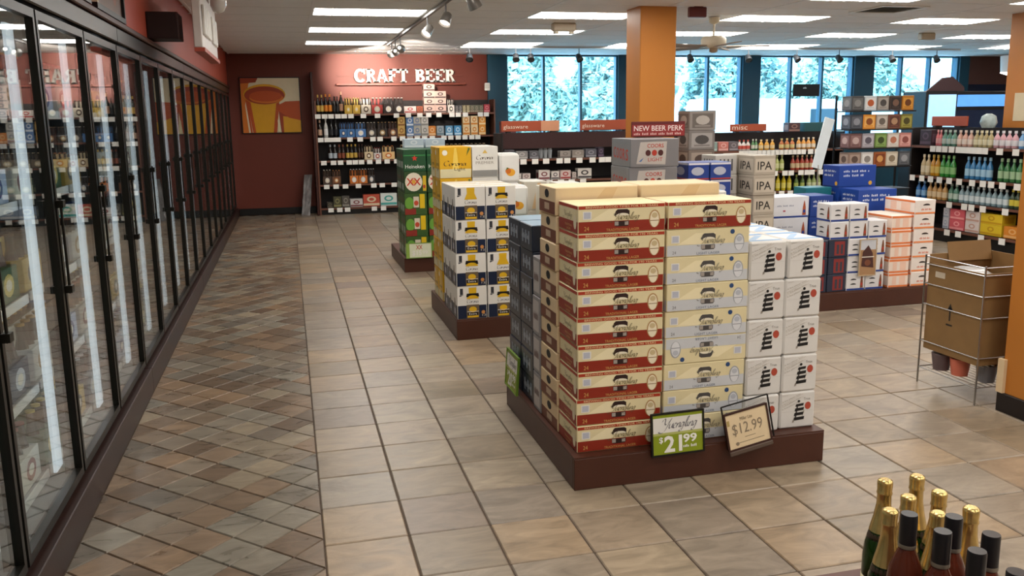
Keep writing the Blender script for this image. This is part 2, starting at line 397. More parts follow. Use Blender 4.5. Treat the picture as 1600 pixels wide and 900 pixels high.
# ================================================================== ceiling fittings
DIFF = M('fffaf2', .5, emit=TROFFER, var=0.0)
tf = B(-.6, .6, -.315, .315, 0, .028, TBAR, .003).mesh('housing')
td = MB().add([(-.58, -.29, -.002), (.58, -.29, -.002), (.58, .29, -.002), (-.58, .29, -.002)], [(0, 3, 2, 1)], DIFF).mesh('diffuser')
rib = B(-.004, .004, -.29, .29, -.012, -.003, M('c8c8c8', .4)).mesh('louvre')
for i in range(1, 12, 2):
    for j in range(2, 27, 3):
        x, y = CX0+(i+.5)*GX, CY0+(j+.5)*GY
        if y < YF+.5 or not troffer_here(i, j): continue
        t = thing('ceiling_light', 'recessed white fluorescent ceiling light', 'light', (x, y, H), 'fluorescent ceiling lights')
        obj('housing', tf, t); obj('diffuser', td, t)
        if y > 7:
            for q in range(1, 6): obj('louvre', rib, t, (-.58+1.16*q/6, 0, 0))
def spot_head(x, y, aim, hot, label, group):
    """round track head hanging on a stem, aimed at a point"""
    t = thing('track_spotlight', label, 'spotlight', (x, y, H-.035), group)
    obj('stem', MB().tube((0, 0, 0), (0, 0, -.1), .008, GREYM), t)
    d = (Vector(aim)-Vector((x, y, H-.16))).normalized(); q = d.to_track_quat('-Z', 'Y')
    body = obj('lamp_can', MB().lathe([(.02, .08), (.045, .06), (.055, -.01), (.06, -.05)], M('8d8b88', .3, .5) if hot is not None else M('3f4145', .4, .3), 12, cap=False), t, (0, 0, -.15)); body.rotation_mode = 'QUATERNION'; body.rotation_quaternion = q  # heads by the windows: silhouette shade put into a darker can colour
    obj('lamp_face', MB().lathe([(.0005, -.03), (.054, -.032)], M('fff1df', .4, emit=14., var=0.) if hot else (M('fff1df', .4, emit=3., var=0.) if hot == 0 else M('4a4a4c', .2)), 12, cap=False), body)
    if hot:
        l = bpy.data.lights.new('spot_lamp', 'SPOT'); l.energy = SPOT*hot; l.spot_size = radians(34); l.spot_blend = .9; l.color = (1, .86, .74); l.shadow_soft_size = .04
        lo = bpy.data.objects.new('spot_lamp', l); COL.objects.link(lo); lo.parent = body; lo.location = (0, 0, -.06)
tag(obj('lighting_track', B(1.55, 1.585, 6.4, 13.75, H-.035, H-.005, M('6d6a68', .4, .6))), 'long grey lighting track on the ceiling above the aisle', 'track')
for y, aim, hot in ((7.4, (3, 8, 0), 0), (8.7, (.8, 8.0, 1), 0), (9.86, (.4, 9, 1), 0), (12.28, (2.75, 16, 2.5), .8), (12.85, (2.1, 16, 2.5), .5), (13.3, (1.35, 16, 2.5), 1.7)):
    spot_head(1.568, y, aim, hot, 'track spotlight on the ceiling track above the aisle', 'spotlights above the aisle')
tag(obj('lighting_track', B(2.75, 12.2, 14.05, 14.085, H-.035, H-.005, M('d0d0d0', .4, .3))), 'pale lighting track running in front of the windows', 'track')
for x in (2.9, 3.67, 3.92, 4.75, 6.75, 7.85, 8.8, 9.65, 10.75, 11.7):
    spot_head(x, 14.068, (x+J(.5), 12.3, .6), None, 'track spotlight hanging in front of the windows', 'spotlights by the windows')
# ceiling fan
fx, fy, fz = 4.95, 9.7, 2.5
fan = thing('ceiling_fan', 'cream ceiling fan with wooden blades beside the orange pillar', 'fan', (fx, fy, fz))
FC = M('e4dcc6', .4)
obj('canopy', MB().lathe([(.07, .27), (.06, .21), (.02, .19)], FC, 14), fan)
obj('downrod', MB().tube((0, 0, .2), (0, 0, .05), .012, FC), fan)
obj('motor', MB().lathe([(.04, .06), (.13, .05), (.15, .02), (.15, -.05), (.1, -.07), (.05, -.08)], FC, 20), fan)
obj('switch_housing', MB().lathe([(.05, -.08), (.05, -.12), (.02, -.135)], M('a8957c', .4), 12), fan)
bl = MB().box(.15, .64, -.065, .065, -.006, .006, M('9c8d7c', .5), .003).box(.1, .2, -.02, .02, -.01, -.006, METAL)
blm = bl.mesh('blade')
for k in range(5): obj('blade', blm, fan, (0, 0, -.065), rz=k*72-22, rx=8)
ex = thing('exit_sign', 'small dark red box sign on the ceiling beside the pillar', 'sign', (4.32, 8.86, H))
obj('housing', B(-.1, .1, -.03, .03, -.11, -.004, M('5e201c', .4), .008), ex)
obj('mounting_plate', B(-.05, .05, -.04, .04, -.006, 0, M('5e201c', .4)), ex)
em = thing('emergency_light', 'beige twin emergency light unit on the ceiling', 'light', (3.38, 10.6, H))
obj('body', B(-.15, .15, -.05, .05, -.1, 0, M('b6ab98', .5), .015), em)
for q in (-1, 1): obj('lamp', MB().lathe([(.03, 0), (.04, -.03)], M('cfc6b4', .4), 10, q*.1, 0, -.1), em)
em = thing('emergency_light', 'small beige unit on the ceiling near the far pillar', 'light', (9.2, 11.3, H))
obj('body', B(-.12, .12, -.05, .05, -.1, 0, M('b6ab98', .5), .015), em)
vt = thing('ceiling_vent', 'square white ceiling air vent with slanted vanes', 'vent', (6.6, 8.75, H-.002))
obj('frame', MB().box(-.3, .3, -.3, -.26, -.012, 0, WHITE).box(-.3, .3, .26, .3, -.012, 0, WHITE).box(-.3, -.26, -.26, .26, -.012, 0, WHITE).box(.26, .3, -.26, .26, -.012, 0, WHITE), vt)
obj('duct', B(-.26, .26, -.26, .26, -.002, 0, M('8a8a8a', .6)), vt)
vane = MB().add([(-.25, -.02, -.012), (.25, -.02, -.012), (.25, .02, -.003), (-.25, .02, -.003)], [(0, 1, 2, 3)], WHITE).mesh('vane')
for k in range(6): obj('vane', vane, vt, (0, -.21+k*.083, 0))
pd = thing('pendant_lamp', 'white drum ceiling lamp glowing over the far corner', 'lamp', (12.6, 13.2, 2.3))
obj('shade', MB().lathe([(.2, 0), (.22, .3)], M('dcd8d6', .6), 20, cap=False), pd)
obj('diffuser', MB().lathe([(.001, -.045), (.1, -.035), (.21, 0.005)], M('ffffff', .5, emit=6., var=0.), 20, cap=False), pd)
obj('stem', MB().tube((0, 0, .28), (0, 0, H-2.3), .015, WHITE), pd)
obj('spider', MB().box(-.21, .21, -.01, .01, .27, .285, WHITE), pd)
sp = thing('security_camera', 'clear glass dome hanging from the ceiling above the coolers', 'dome', (-.44, 7.0, 2.49))
obj('dome', MB().lathe([(.001, -.06), (.04, -.045), (.06, 0), (.06, .04)], M('c9c4bf', .1, coat=1.), 14), sp)
obj('bracket', MB().tube((0, 0, .03), (0, 0, H-2.49), .02, WHITE), sp)

# ================================================================== glass door coolers along the left wall
FRB = M('17150f', .35, .4); KICK = M('2b1813', .4, var=.12); INN = M('77797a', .4); LEDM = M('eaf4ff', .5, emit=LED, var=0.)
DY0, DW, NDU = 1.32, .855, 17
pane = B(-.003, .003, .035, DW-.035, .2, 2.06, G_COOL).mesh('pane')
dfr = MB()
for a, b_, c, d_ in ((.012, .037, .17, 2.09), (DW-.037, DW-.012, .17, 2.09)): dfr.box(-.02, .018, a, b_, c, d_, FRB)
dfr.box(-.02, .018, .037, DW-.037, .17, .205, FRB).box(-.02, .018, .037, DW-.037, 2.055, 2.09, FRB)
dfm = dfr.mesh('door')
hdm = MB().box(.026, .036, .018, .030, .95, 1.35, FRB, .003).box(.015, .045, .004, .044, .955, .985, FRB).box(.015, .045, .004, .044, 1.31, 1.34, FRB).mesh('handle')
ledm = B(-.075, -.062, DW-.11, DW-.012, .22, 2.03, LEDM).mesh('light_strip')
mulm = B(-.06, -.03, .0, .05, .17, 2.1, FRB).mesh('mullion')
shm = MB().box(-.72, -.12, .02, DW-.02, -.012, 0, M('9a9c9e', .4, .6)).mesh('shelf')
rlm = B(-.122, -.116, .02, DW-.02, -.03, .008, WHITE).mesh('price_rail')
six_cols = [('b8c4d6', '1c3a78'), ('d8d2c4', '7a2018'), ('2a5a34', 'd9c26a'), ('c8a64a', '3a2a1c'), ('3c4656', 'c9ced6'), ('e4e0d8', 'b58a3a')]
def bottle_prof(h, r): return [(r*.9, 0), (r, .01), (r, h*.55), (r*.75, h*.66), (r*.36, h*.78), (r*.34, h*.97), (r*.4, h*.975), (r*.4, h)]
def sixpack(c1, c2, w=.2, d=.135, h=.2):
    """carrier with a raised handle and six bottle necks"""
    b = MB(); m1, m2 = M(c1, .45), M(c2, .45); r = w/6.2
    b.box(-w/2, w/2, -d/2, d/2, 0, h*.56, m1, .003)
    b.box(-w*.46, w*.46, -.004, .004, h*.56, h*.93, m1)
    for i in range(3):
        for q in (-1, 1):
            b.lathe([(r*.8, h*.5), (r*.45, h*.75), (r*.42, h)], M('2a1a10', .2), 7, (i-1)*w/3, q*d/4)
            b.lathe([(r*.5, h*.97), (r*.5, h*1.01)], m2, 7, (i-1)*w/3, q*d/4)
    for sd in ('front', 'back'):
        b.face(w, d, h, sd); b.d(ellipse(w/2, h*.28, w*.26, h*.19, 12), m2); b.d(ellipse(w/2, h*.28, w*.15, h*.1, 10), M('efe6d2', .5), .001)
    for sd in ('left', 'right'):
        b.face(w, d, h, sd); b.d(rect(d*.15, h*.1, d*.85, h*.42), m2)
    return b
_C = {}
def cached(key, fn, name):
    if key not in _C: _C[key] = fn().mesh(name)
    return _C[key]
def plainpack(c1, c2, w, d, h, stripe=True):
    """printed carton with band, emblem and side panel"""
    b = MB(); m1, m2 = M(c1, .45), M(c2, .45); b.box(-w/2, w/2, -d/2, d/2, 0, h, m1, .003)
    for sd in ('front', 'back'):
        b.face(w, d, h, sd)
        if stripe: b.d(rect(.004, h*.08, w-.004, h*.26), m2)
        b.d(ellipse(w*.5, h*.6, min(w*.28, h*.4), h*.24, 12), m2); b.d(ellipse(w*.5, h*.6, min(w*.17, h*.22), h*.13, 10), m1, .001)
    for sd in ('left', 'right'):
        b.face(w, d, h, sd); b.d(rect(d*.15, h*.2, d*.85, h*.75), m2)
    return b
kindname = ['blue and silver', 'white and dark red', 'green and gold', 'gold and brown', 'grey and silver', 'cream and gold']
for uix, (d0, d1) in enumerate(((0, 5), (5, 9), (9, 13), (13, 17))):
    y0, y1 = DY0+d0*DW, DY0+d1*DW
    lab = ['glass door beer cooler closest to the champagne table', 'glass door beer cooler next to the white hanging sign', 'glass door beer cooler beyond the white hanging sign', 'glass door beer cooler ending at the red back wall'][uix]
    t = thing('beverage_cooler', 'tall black framed '+lab, 'cooler', (XL, y0, 0), 'glass door coolers')
    L_ = y1-y0-.002
    obj('kick_plate', MB().box(-.05, .05, 0, L_, 0, .15, KICK, .004), t)
    obj('header', MB().box(-.9, .0, 0, L_, 2.11, 2.2, FRB).box(0, .03, 0, L_, 2.105, 2.19, M('2a2420', .35, .3), .006), t)
    obj('cabinet_floor', B(-.85, -.05, 0, L_, .1, .16, INN), t)
    obj('cabinet_back', B(-.86, -.84, 0, L_, .16, 2.11, M('4c4f50', .5)), t)
    for k in range(d0, d1):
        yy = (k-d0)*DW
        dr = obj('door', dfm, t, (0, yy, 0)); obj('pane', pane, dr); obj('handle', hdm, dr)
        obj('mullion', mulm, t, (0, yy, 0)); obj('light_strip', ledm, t, (0, yy, 0))
        for z in (.2, .58, .96, 1.34, 1.7):
            s_ = obj('shelf', shm, t, (0, yy, z)); obj('price_rail', rlm, s_)
            for q in range(3):
                c = (k*2+int(z*10)+q//2) % 6
                me = cached(('six', c), lambda: sixpack(*six_cols[c], w=.25, d=.2, h=.24), 'bottle_pack')
                put('bottle_pack', me, kindname[c]+' bottle pack on a cooler shelf behind glass', 'beer pack', (XL-.24, y0+yy+.16+q*.265, z+.001), 'packs in the coolers', rz=90)
# fittings on the soffit
sg = thing('hanging_sign', 'long white sign board hanging edge on above the coolers', 'sign', (-.6, 7.0, 2.19))
obj('board', B(-.03, .03, 0, 1.5, 0, .42, M('d9d2cd', .4), .006), sg)
for k in range(8):
    if k != 4: obj('raised_letter', B(.03, .05, .1+k*.165, .1+k*.165+.11, .1, .32, WHITE, .006), sg)
for q in (.2, 1.3): obj('hanger', MB().tube((0, q, .42), (0, q, H-2.19+.01), .006, METAL), sg)
obj('lower_rail', B(-.03, .045, 0, 1.5, -.03, -.001, SOFFIT), sg)
bx = thing('speaker_box', 'dark brown box fixed to the red soffit', 'box', (XL, 7.0, 2.25))
obj('body', B(.0, .22, 0, .3, 0, .19, M('2a0f0c', .5), .004), bx); obj('face_plate', B(.01, .21, -.006, .0, .01, .18, M('210b09', .6)), bx)
for k, (ya, yb, lb) in enumerate(((4.0, 4.95, 'framed dark red picture on the soffit above the first cooler doors'), (5.1, 5.95, 'framed brown bottle picture leaning on the soffit with pale edge'))):
    p = thing('framed_picture', lb, 'picture', (XL+.001, ya, 2.24))
    obj('frame', MB().box(.0, .03, 0, yb-ya, 0, .03, FRAMEBLK).box(0, .03, 0, yb-ya, .47, .5, FRAMEBLK).box(0, .03, 0, .03, .03, .47, M('cdbfa8', .5) if k else FRAMEBLK).box(0, .03, yb-ya-.03, yb-ya, .03, .47, FRAMEBLK), p)
    cv = MB().box(0, .012, .03, yb-ya-.03, .03, .47, M('6a3328', .4) if k == 0 else M('6b5043', .4))
    cv.on((.012, .03, 0), (0, 1, 0), (0, 0, 1)); cv.d(ellipse(.3, .25, .09, .17, 14), M('a85a3a', .4)); cv.d(ellipse(.58, .2, .07, .12, 14), M('8a4a34', .4))
    obj('canvas', cv, p)

# ================================================================== back wall: picture, sign, shelves
pw, ph = .98, .93
pic = thing('framed_picture', 'large framed close-up picture of amber beer glasses on the red wall', 'picture', (-.74, YB-.001, 1.44))
obj('frame', MB().box(-.015, pw+.015, -.035, 0, -.015, 0, FRAMEBLK).box(-.015, pw+.015, -.035, 0, ph, ph+.015, FRAMEBLK).box(-.015, 0, -.035, 0, 0, ph, FRAMEBLK).box(pw, pw+.015, -.035, 0, 0, ph, FRAMEBLK), pic)
cv = MB().box(0, pw, -.03, 0, 0, ph, M('e3d6b6', .5)); cv.on((0, -.03, 0), (pw, 0, 0), (0, 0, ph))
A1, A2, A3, A4 = M('b94c12', .45), M('d99f16', .45), M('9c3812', .45), M('cf701c', .45)
lay = [([(0, 0), (.1, 0), (.06, .5), (.14, .9), (.3, 1), (0, 1)], A4), ([(0, .9), (.26, .92), (.3, 1), (0, 1)], A3), ([(.13, 0), (.16, 0), (.1, .62), (.07, .62)], A1),
       ([(.17, 0), (.58, 0), (.66, .66), (.08, .72)], A1), ([(.22, 0), (.52, 0), (.6, .6), (.15, .62)], A2), (ellipse(.4, .7, .36, .19, 24), A2), (ellipse(.4, .685, .345, .165, 24), A3), (ellipse(.43, .64, .29, .1, 20), A4), (ellipse(.42, .67, .28, .1, 20), A1),
       ([(.66, 0), (1, 0), (1, .56), (.62, .52)], A3), ([(.7, 0), (1, 0), (1, .25), (.7, .3)], A2), ([(.62, .4), (.8, .27), (1, .22), (1, .58), (.75, .57), (.62, .5)], A1), ([(.6, .02), (.64, .02), (.6, .26)], M('efe6b8', .5))]
for k, (p, m) in enumerate(lay): cv.d([(min(max(a, 0), 1), b) for a, b in p], m, .0012+.0012*k)
obj('canvas', cv, pic)
# letters
def letter(ch, w, h, t):
    s_, b = t, MB(); sf = .25*t; e = .13*h; m = WHITE; D = .05
    R_ = lambda a, b1, c, d_: b.prism([(a, b1), (c, b1), (c, d_), (a, d_)], m, D)
    stem = lambda x: (R_(x, 0, x+t, h), R_(x-sf, 0, x+t+sf, e*.6), R_(x-sf, h-e*.6, x+t+sf, h))
    def arc(cx, cz, rx, rz, a0, a1, th, n=14):
        for k in range(n):
            p = []
            for a, q in ((a0+(a1-a0)*k/n, 0), (a0+(a1-a0)*(k+1)/n, 0), (a0+(a1-a0)*(k+1)/n, 1), (a0+(a1-a0)*k/n, 1)):
                c, s2 = cos(radians(a)), sin(radians(a)); p.append((cx+(rx-q*th)*c, cz+(rz-q*th*.7)*s2))
            b.prism(p[::-1] if a1 < a0 else p, m, D)
    if ch == 'C': arc(w*.52, h/2, w*.52, h*.52, 40, 320, t); R_(w*.82, h*.62, w*.95, h)
    elif ch in 'RB':
        stem(sf); arc(w*.45, h*.74, w*.45, h*.26, -90, 90, t*.85); R_(sf+t, h*.88, w*.46, h); R_(sf+t, h*.46, w*.46, h*.56)
        if ch == 'B': arc(w*.48, h*.27, w*.5, h*.27, -90, 90, t*.85); R_(sf+t, 0, w*.5, e*.8)
        else: b.prism([(w*.45, h*.5), (w*.8, 0), (w*1.04, 0), (w*.66, h*.5)], m, D); R_(w*.72, 0, w*1.06, e*.6)
    elif ch == 'A':
        b.prism([(w*.02, 0), (w*.2, 0), (w*.55, h), (w*.38, h)], m, D); b.prism([(w*.42, h), (w*.72, 0), (w*1.0, 0), (w*.62, h)], m, D)
        R_(w*.25, h*.26, w*.75, h*.38); R_(-w*.08, 0, w*.3, e*.6); R_(w*.65, 0, w*1.08, e*.6)
    elif ch in 'FE':
        stem(sf); R_(sf, h-e, w, h); R_(w-t*.5, h*.72, w, h); R_(sf, h*.46, w*.68, h*.57); R_(w*.6, h*.4, w*.7, h*.64)
        if ch == 'E': R_(sf, 0, w, e); R_(w-t*.5, 0, w, h*.28)
    elif ch == 'T':
        R_(0, h-e, w, h); R_(0, h*.7, t*.5, h); R_(w-t*.5, h*.7, w, h); R_(w/2-t/2, 0, w/2+t/2, h); R_(w/2-t, 0, w/2+t, e*.6)
    return b
sgn = thing('wall_sign', 'raised white serif CRAFT BEER letters over the back wall shelves', 'sign', (0, YB-.07, 2.29))
x = 1.2
for ch in 'CRAFT BEER':
    if ch == ' ': x += .12; continue
    w = {'C': .2, 'A': .2}.get(ch, .172); obj('letter', letter(ch, w, .23, .055), sgn, (x, 0, 0)); x += w+.01
obj('backing_rail', B(.9, 3.15, .045, .068, .11, .14, WALLRED), sgn)
led = tag(obj('wall_ledge', B(.88, 3.2, YB-.09, YB-.001, 2.235, 2.27, M('74301f', .5), .004)), 'thin dark red ledge under the white raised letters', 'ledge')
dp = thing('wall_dispenser', 'small white wall box beside the teal window pier', 'box', (3.6, YB-.06, 2.2))
obj('body', B(-.05, .05, -.05, -.001, -.07, .07, WHITE, .01), dp); obj('cover', B(-.04, .04, -.056, -.05, -.03, .05, OFFW), dp)
lean = thing('flattened_plastic_wrap', 'grey crumpled plastic sheet leaning beside the dark shelves', 'sheet', (.16, 15.62, 0))
b = MB(); PLM = M('7b7878', .25, var=.3, scale=14)
V = []; F = []
for a in range(5):
    for c in range(9):
        V.append((a*.035+c*.01+J(.005), .02*c+J(.012), .7*c/8)); V.append((a*.035+c*.01+J(.005), .03+.02*c+J(.008), .7*c/8))
for a in range(4):
    for c in range(8):
        i = (a*9+c)*2; n_ = i+18; F += [(i, n_, n_+2, i+2), (i+1, i+3, n_+3, n_+1)]
for c in range(8):
    i = c*2; F.append((i, i+2, i+3, i+1)); i = (36+c)*2; F.append((i, i+1, i+3, i+2))
obj('sheet', b.add(V, F, PLM), lean)

# ---- generic shelf unit
TAGM = MB().box(-.047, .047, -.004, 0, -.075, .0, TAGW).mesh('price_tag')
def shelf_unit(name, label, x0, x1, yf, yb, zs, ztop, hdr=None, rz=0., loc=None, tags=None, side=WOODTRIM, group=None):
    """uprights, back panel, shelves; local x along the run, front towards -y"""
    t = thing(name, label, 'shelf', loc or (0, 0, 0), group, rz)
    obj('back_panel', B(x0+.03, x1-.03, yb-.02, yb, 0, ztop, SHELFBLK), t)
    for a in (x0, x1-.03): obj('upright', B(a, a+.03, yf, yb, 0, ztop, side, .004), t)
    obj('plinth', B(x0+.03, x1-.03, yf+.04, yb-.02, 0, zs[-1]-.03, BLACK), t)
    if hdr: obj('header_panel', B(x0+.03, x1-.03, yf+.02, yf+.05, hdr[0], hdr[1], M('35191a', .45)), t)
    for i, z in enumerate(zs):
        s_ = obj('shelf', MB().box(x0+.03, x1-.03, yf, yb-.02, -.03, 0, SHELFBLK, .003).box(x0+.03, x1-.03, yf-.006, yf, -.03, 0, WOODTRIM), t, (0, 0, z))
        for tx in (tags[i] if tags else []): obj('price_tag', TAGM, s_, (tx, yf-.006, 0))
    return t
UX = lambda u: .56+(u-500)*.0113          # pixel column -> metres along the back shelves
zs = [1.74, 1.34, .945, .53, .12]
rt = [[UX(480+q*.2388) for q in (70, 112, 152, 196, 235, 278, 357, 448, 570, 648)]+[UX(620+q*.1222) for q in (268, 382, 515, 685, 768, 862, 1060, 1140)],
      [UX(480+q*.2388) for q in (80, 120, 155, 190, 265, 330, 412, 458, 548, 604, 655)]+[UX(620+q*.1222) for q in (130, 225, 320, 420, 572, 662, 760, 850, 940, 1020)],
      [UX(480+q*.2388) for q in (92, 153, 198, 253, 292, 332, 385, 442, 498, 560)], [UX(480+q*.2388) for q in (102, 162, 222, 305, 405, 460, 538)], [UX(480+q*.2388) for q in (122, 178, 228, 402, 462)]]
for k in (2, 3, 4): rt[k] += [UX(u) for u in range(625, 760, 17)]
shelf_unit('shelf_unit', 'tall dark shelving of craft beer against the red back wall', .47, 3.66, 15.55, 15.98, zs, 1.97, tags=rt)
obj('side_board', B(.43, .465, 15.5, 15.98, 0, 2.45, M('3c1c16', .5), .004)); tag(COL.objects['side_board'], 'tall dark brown side board at the end of the craft beer shelves', 'board')
def beer_bottle(c, cap, lab, h=.27, r=.034):
    b = MB().lathe(bottle_prof(h, r), M(c, .15, coat=.3), 10)
    b.lathe([(r*1.02, h*.14), (r*1.02, h*.46)], M(lab, .5), 10, cap=False); b.lathe([(r*.46, h*.86), (r*.46, h*1.005)], M(cap, .4), 8); return b
def canpack(c1, c2, w=.2, d=.13, h=.125): return plainpack(c1, c2, w, d, h, True)
def row(items, z, yfun, conv, scale, where, grp, depth=.0, face=None, jit=.004):
    """items: (start, end, kind, colours..., height)"""
    for it in items:
        u0, u1, kd, c1, c2, h = it[:6]; nm = it[6] if len(it) > 6 else None
        a, b_ = conv(u0), conv(u1); n = it[7] if len(it) > 7 else max(1, round(abs(b_-a)/({'b': .085, 'p': .2, 'c': .24, 's': .22}[kd])))
        w = abs(b_-a)/n
        for k in range(n):
            xx = min(a, b_)+w*(k+.5)
            if kd == 'b':
                me = cached(('b', c1, c2, h, round(w, 3)), lambda: beer_bottle(c1, c2, c2, h, min(.036, w/2-.0025)), 'bottle'); name, cat = 'bottle', 'bottle'
            elif kd == 'p':
                ww = round(w-.006, 2); me = cached(('p', c1, c2, ww, h), lambda: sixpack(c1, c2, ww, .135, h), 'six_pack'); name, cat = 'six_pack', 'beer pack'
            else:
                ww = round(w-.006, 2); me = cached(('c', c1, c2, ww, h), lambda: plainpack(c1, c2, ww, .14, h), 'carton'); name, cat = 'carton', 'carton'
            px, py, rz = yfun(xx)
            put(name, me, (nm or 'printed pack')+' '+where, cat, (px, py, z+.001), grp, rz=rz+J(1.5))
SY = lambda x: (x, 15.66, 0)
z1 = lambda q: 480+q*.2388
z2 = lambda q: 620+q*.1222
row([(z1(64), z1(112), 'b', '14110c', 'd8b458', .33, 'dark bottle with gold neck foil', 2), (z1(112), z1(164), 'b', '14110c', 'e0892c', .34, 'dark bottle with orange neck foil', 2), (z1(168), z1(208), 'b', '14110c', '2c2c2c', .3, 'black capped bottle with pale label', 2), (z1(208), z1(236), 'b', '1a120c', 'c99a7c', .38, 'tall bottle with copper top', 1),
     (z1(240), z1(342), 'p', 'c9a23a', 'e8c860', .27, 'yellow six pack', 2), (z1(345), z1(410), 'p', 'd8d0be', '4a3a2a', .27, 'white six pack with round badge', 1), (z1(412), z1(486), 'p', 'a8322c', 'd8d0c0', .27, 'red six pack', 1), (z1(488), z1(624), 'p', '2a1a16', 'e8e4dc', .27, 'dark brown six pack with white caps', 2),
     (z2(75), z2(230), 'c', 'e0d8d2', 'b84a48', .12, 'white carton with red badge', 1), (z2(232), z2(318), 'c', 'a8583a', '7a3a26', .12, 'rust coloured carton', 1),
     (z2(640), z2(728), 'p', 'd6d0c8', '3a3634', .24, 'white six pack with black caps', 1), (z2(735), z2(830), 'c', '4a4a4e', '8a8680', .13, 'dark grey can pack', 2), (z2(832), z2(930), 'c', '8f8468', 'b8ad8c', .13, 'olive can pack', 2), (z2(932), z2(1112), 'c', '6a6a58', '9a8a78', .13, 'green grey can pack', 3), (z2(1114), z2(1200), 'c', 'b8404a', 'e08a90', .14, 'bright red can pack', 1)],
    zs[0], SY, UX, 1, 'on the top craft beer shelf', 'packs on the top craft shelf')
me = plainpack('d8b8ac', '4a3a3a', .2, .14, .125).mesh('can_pack')
for i in range(2):
    for k in range(4 if i == 0 else 3): put('can_pack', me, 'pink and black can pack stacked high on the top craft shelf', 'beer pack', (UX(669+i*18), 15.66, zs[0]+.001+k*.126), 'stacked pink can packs', rz=J(2))
row([(z1(60), z1(100), 'b', '2a1c14', 'c8a890', .3, 'brown bottle with pale label', 1), (z1(100), z1(136), 'b', 'c8c8c4', 'e8e8e8', .33, 'white labelled tall bottle', 1), (z1(138), z1(196), 'b', '0f0d0d', '24242a', .31, 'black bottle', 2), (z1(202), z1(300), 'p', '3d6fa8', '2a4a78', .25, 'blue six pack', 2), (z1(302), z1(372), 'p', '4a78b0', 'e4e6ea', .25, 'light blue six pack with white caps', 1), (z1(374), z1(440), 'p', '3a3432', 'd0c8bc', .25, 'black six pack with pale label', 1), (z1(442), z1(512), 'p', '2c2420', 'a88a5c', .25, 'dark six pack with tan label', 1), (z1(514), z1(578), 'p', '4a2a20', 'c89a6c', .25, 'brown six pack', 1)],
    zs[1], SY, UX, 1, 'on the second craft beer shelf', 'packs on the second craft shelf')
for u0, c1, c2, nm, n in ((580, 'c9a45c', '8a5a2c', 'tan can pack', 2), (632, '5a80b4', 'dce4ee', 'pale blue can pack', 2), (643.5, 'b8b4a8', '6f82a4', 'grey can pack', 2), (655.5, 'c9c6c0', '8a8a86', 'silver can pack', 2), (667, 'dd8a3a', 'f0c898', 'orange can carton', 1), (680, 'a8b4bc', '6f8894', 'blue grey can carton', 1), (694, '6aa6d0', 'd8ecf4', 'sky blue can carton', 1), (708, '4a9ad0', 'c8e4f4', 'bright blue can carton', 1), (722, 'ecd2a4', 'd8862c', 'cream and orange can carton', 2), (735, 'ecd2a4', 'd8862c', 'cream and orange can carton', 2), (748, 'e89a3c', 'f4d8a8', 'deep orange can carton', 2)):
    u = z1(u0) if u0 < 600 and u0 == 580 else u0
    me = cached(('cp', c1, c2), lambda: plainpack(c1, c2, .128, .14, .17), 'can_pack')
    for k in range(n): put('can_pack', me, nm+' on the second craft beer shelf', 'beer pack', (UX(u)+.06, 15.66, zs[1]+.001+k*.171), 'packs on the second craft shelf', rz=J(1.5))
row([(z1(124), z1(182), 'b', '1c1410', 'b8c0c8', .27, 'dark bottle with silver label', 2), (z1(184), z1(232), 'b', '2a1810', '8a4a34', .27, 'brown bottle with rust label', 2), (z1(236), z1(312), 'b', '18120e', 'c8a44a', .27, 'dark bottle with gold label', 3), (z1(314), z1(352), 'b', '241610', '5a3a2c', .27, 'plain brown bottle', 2), (z1(355), z1(412), 'p', 'd8c4a0', '6a4a34', .24, 'beige six pack', 1), (z1(414), z1(466), 'p', 'cfc8c4', 'a83430', .2, 'white six pack with red edge', 1), (z1(468), z1(552), 'p', 'e0bc84', 'c8702c', .23, 'peach six pack', 1), (620, 760, 'p', '6a5a48', 'c8b494', .24, 'brown and tan six pack', 7)],
    zs[2], SY, UX, 1, 'on the third craft beer shelf', 'packs on the third craft shelf')
row([(z1(80), z1(138), 'p', '4a3a30', 'cfc8bc', .25, 'brown six pack with white caps', 1), (z1(140), z1(196), 'p', '6a4630', 'b87a44', .24, 'copper six pack', 1), (z1(252), z1(368), 'p', 'c8702c', 'd8d8dc', .25, 'orange six pack with silver caps', 2), (z1(370), z1(418), 'p', '34302f', 'c8c8cc', .25, 'charcoal six pack', 1), (640, 760, 'p', '5a6a58', 'c8c494', .24, 'green six pack', 6)],
    zs[3], SY, UX, 1, 'on the fourth craft beer shelf', 'packs on the fourth craft shelf')
row([(z1(140), z1(194), 'c', '4c4a34', '8a8458', .19, 'olive carton', 1), (z1(196), z1(246), 'c', '54504a', '8a867c', .2, 'grey green carton', 1), (z1(98), z1(138), 'c', '3a342c', '6a6250', .1, 'low dark carton', 1), (z1(248), z1(330), 'c', 'c8c2c0', '7a3a3c', .14, 'white low carton with maroon badge', 1), (z1(334), z1(442), 'c', 'b8503c', 'd8c8a8', .21, 'red and orange party carton', 1), (z1(446), z1(556), 'c', 'd8e0dc', '4aa49c', .22, 'white and aqua carton', 1), (640, 760, 'c', '8a9ab0', 'd8d8d8', .2, 'blue grey carton', 5)],
    zs[4], SY, UX, 1, 'on the bottom craft beer shelf', 'cartons on the bottom craft shelf')
put('carton', plainpack('6a4248', '8a5a60', .26, .2, .27).mesh('carton'), 'dull maroon display box beside the craft beer shelves', 'carton', (3.82, 15.3, 1.301))
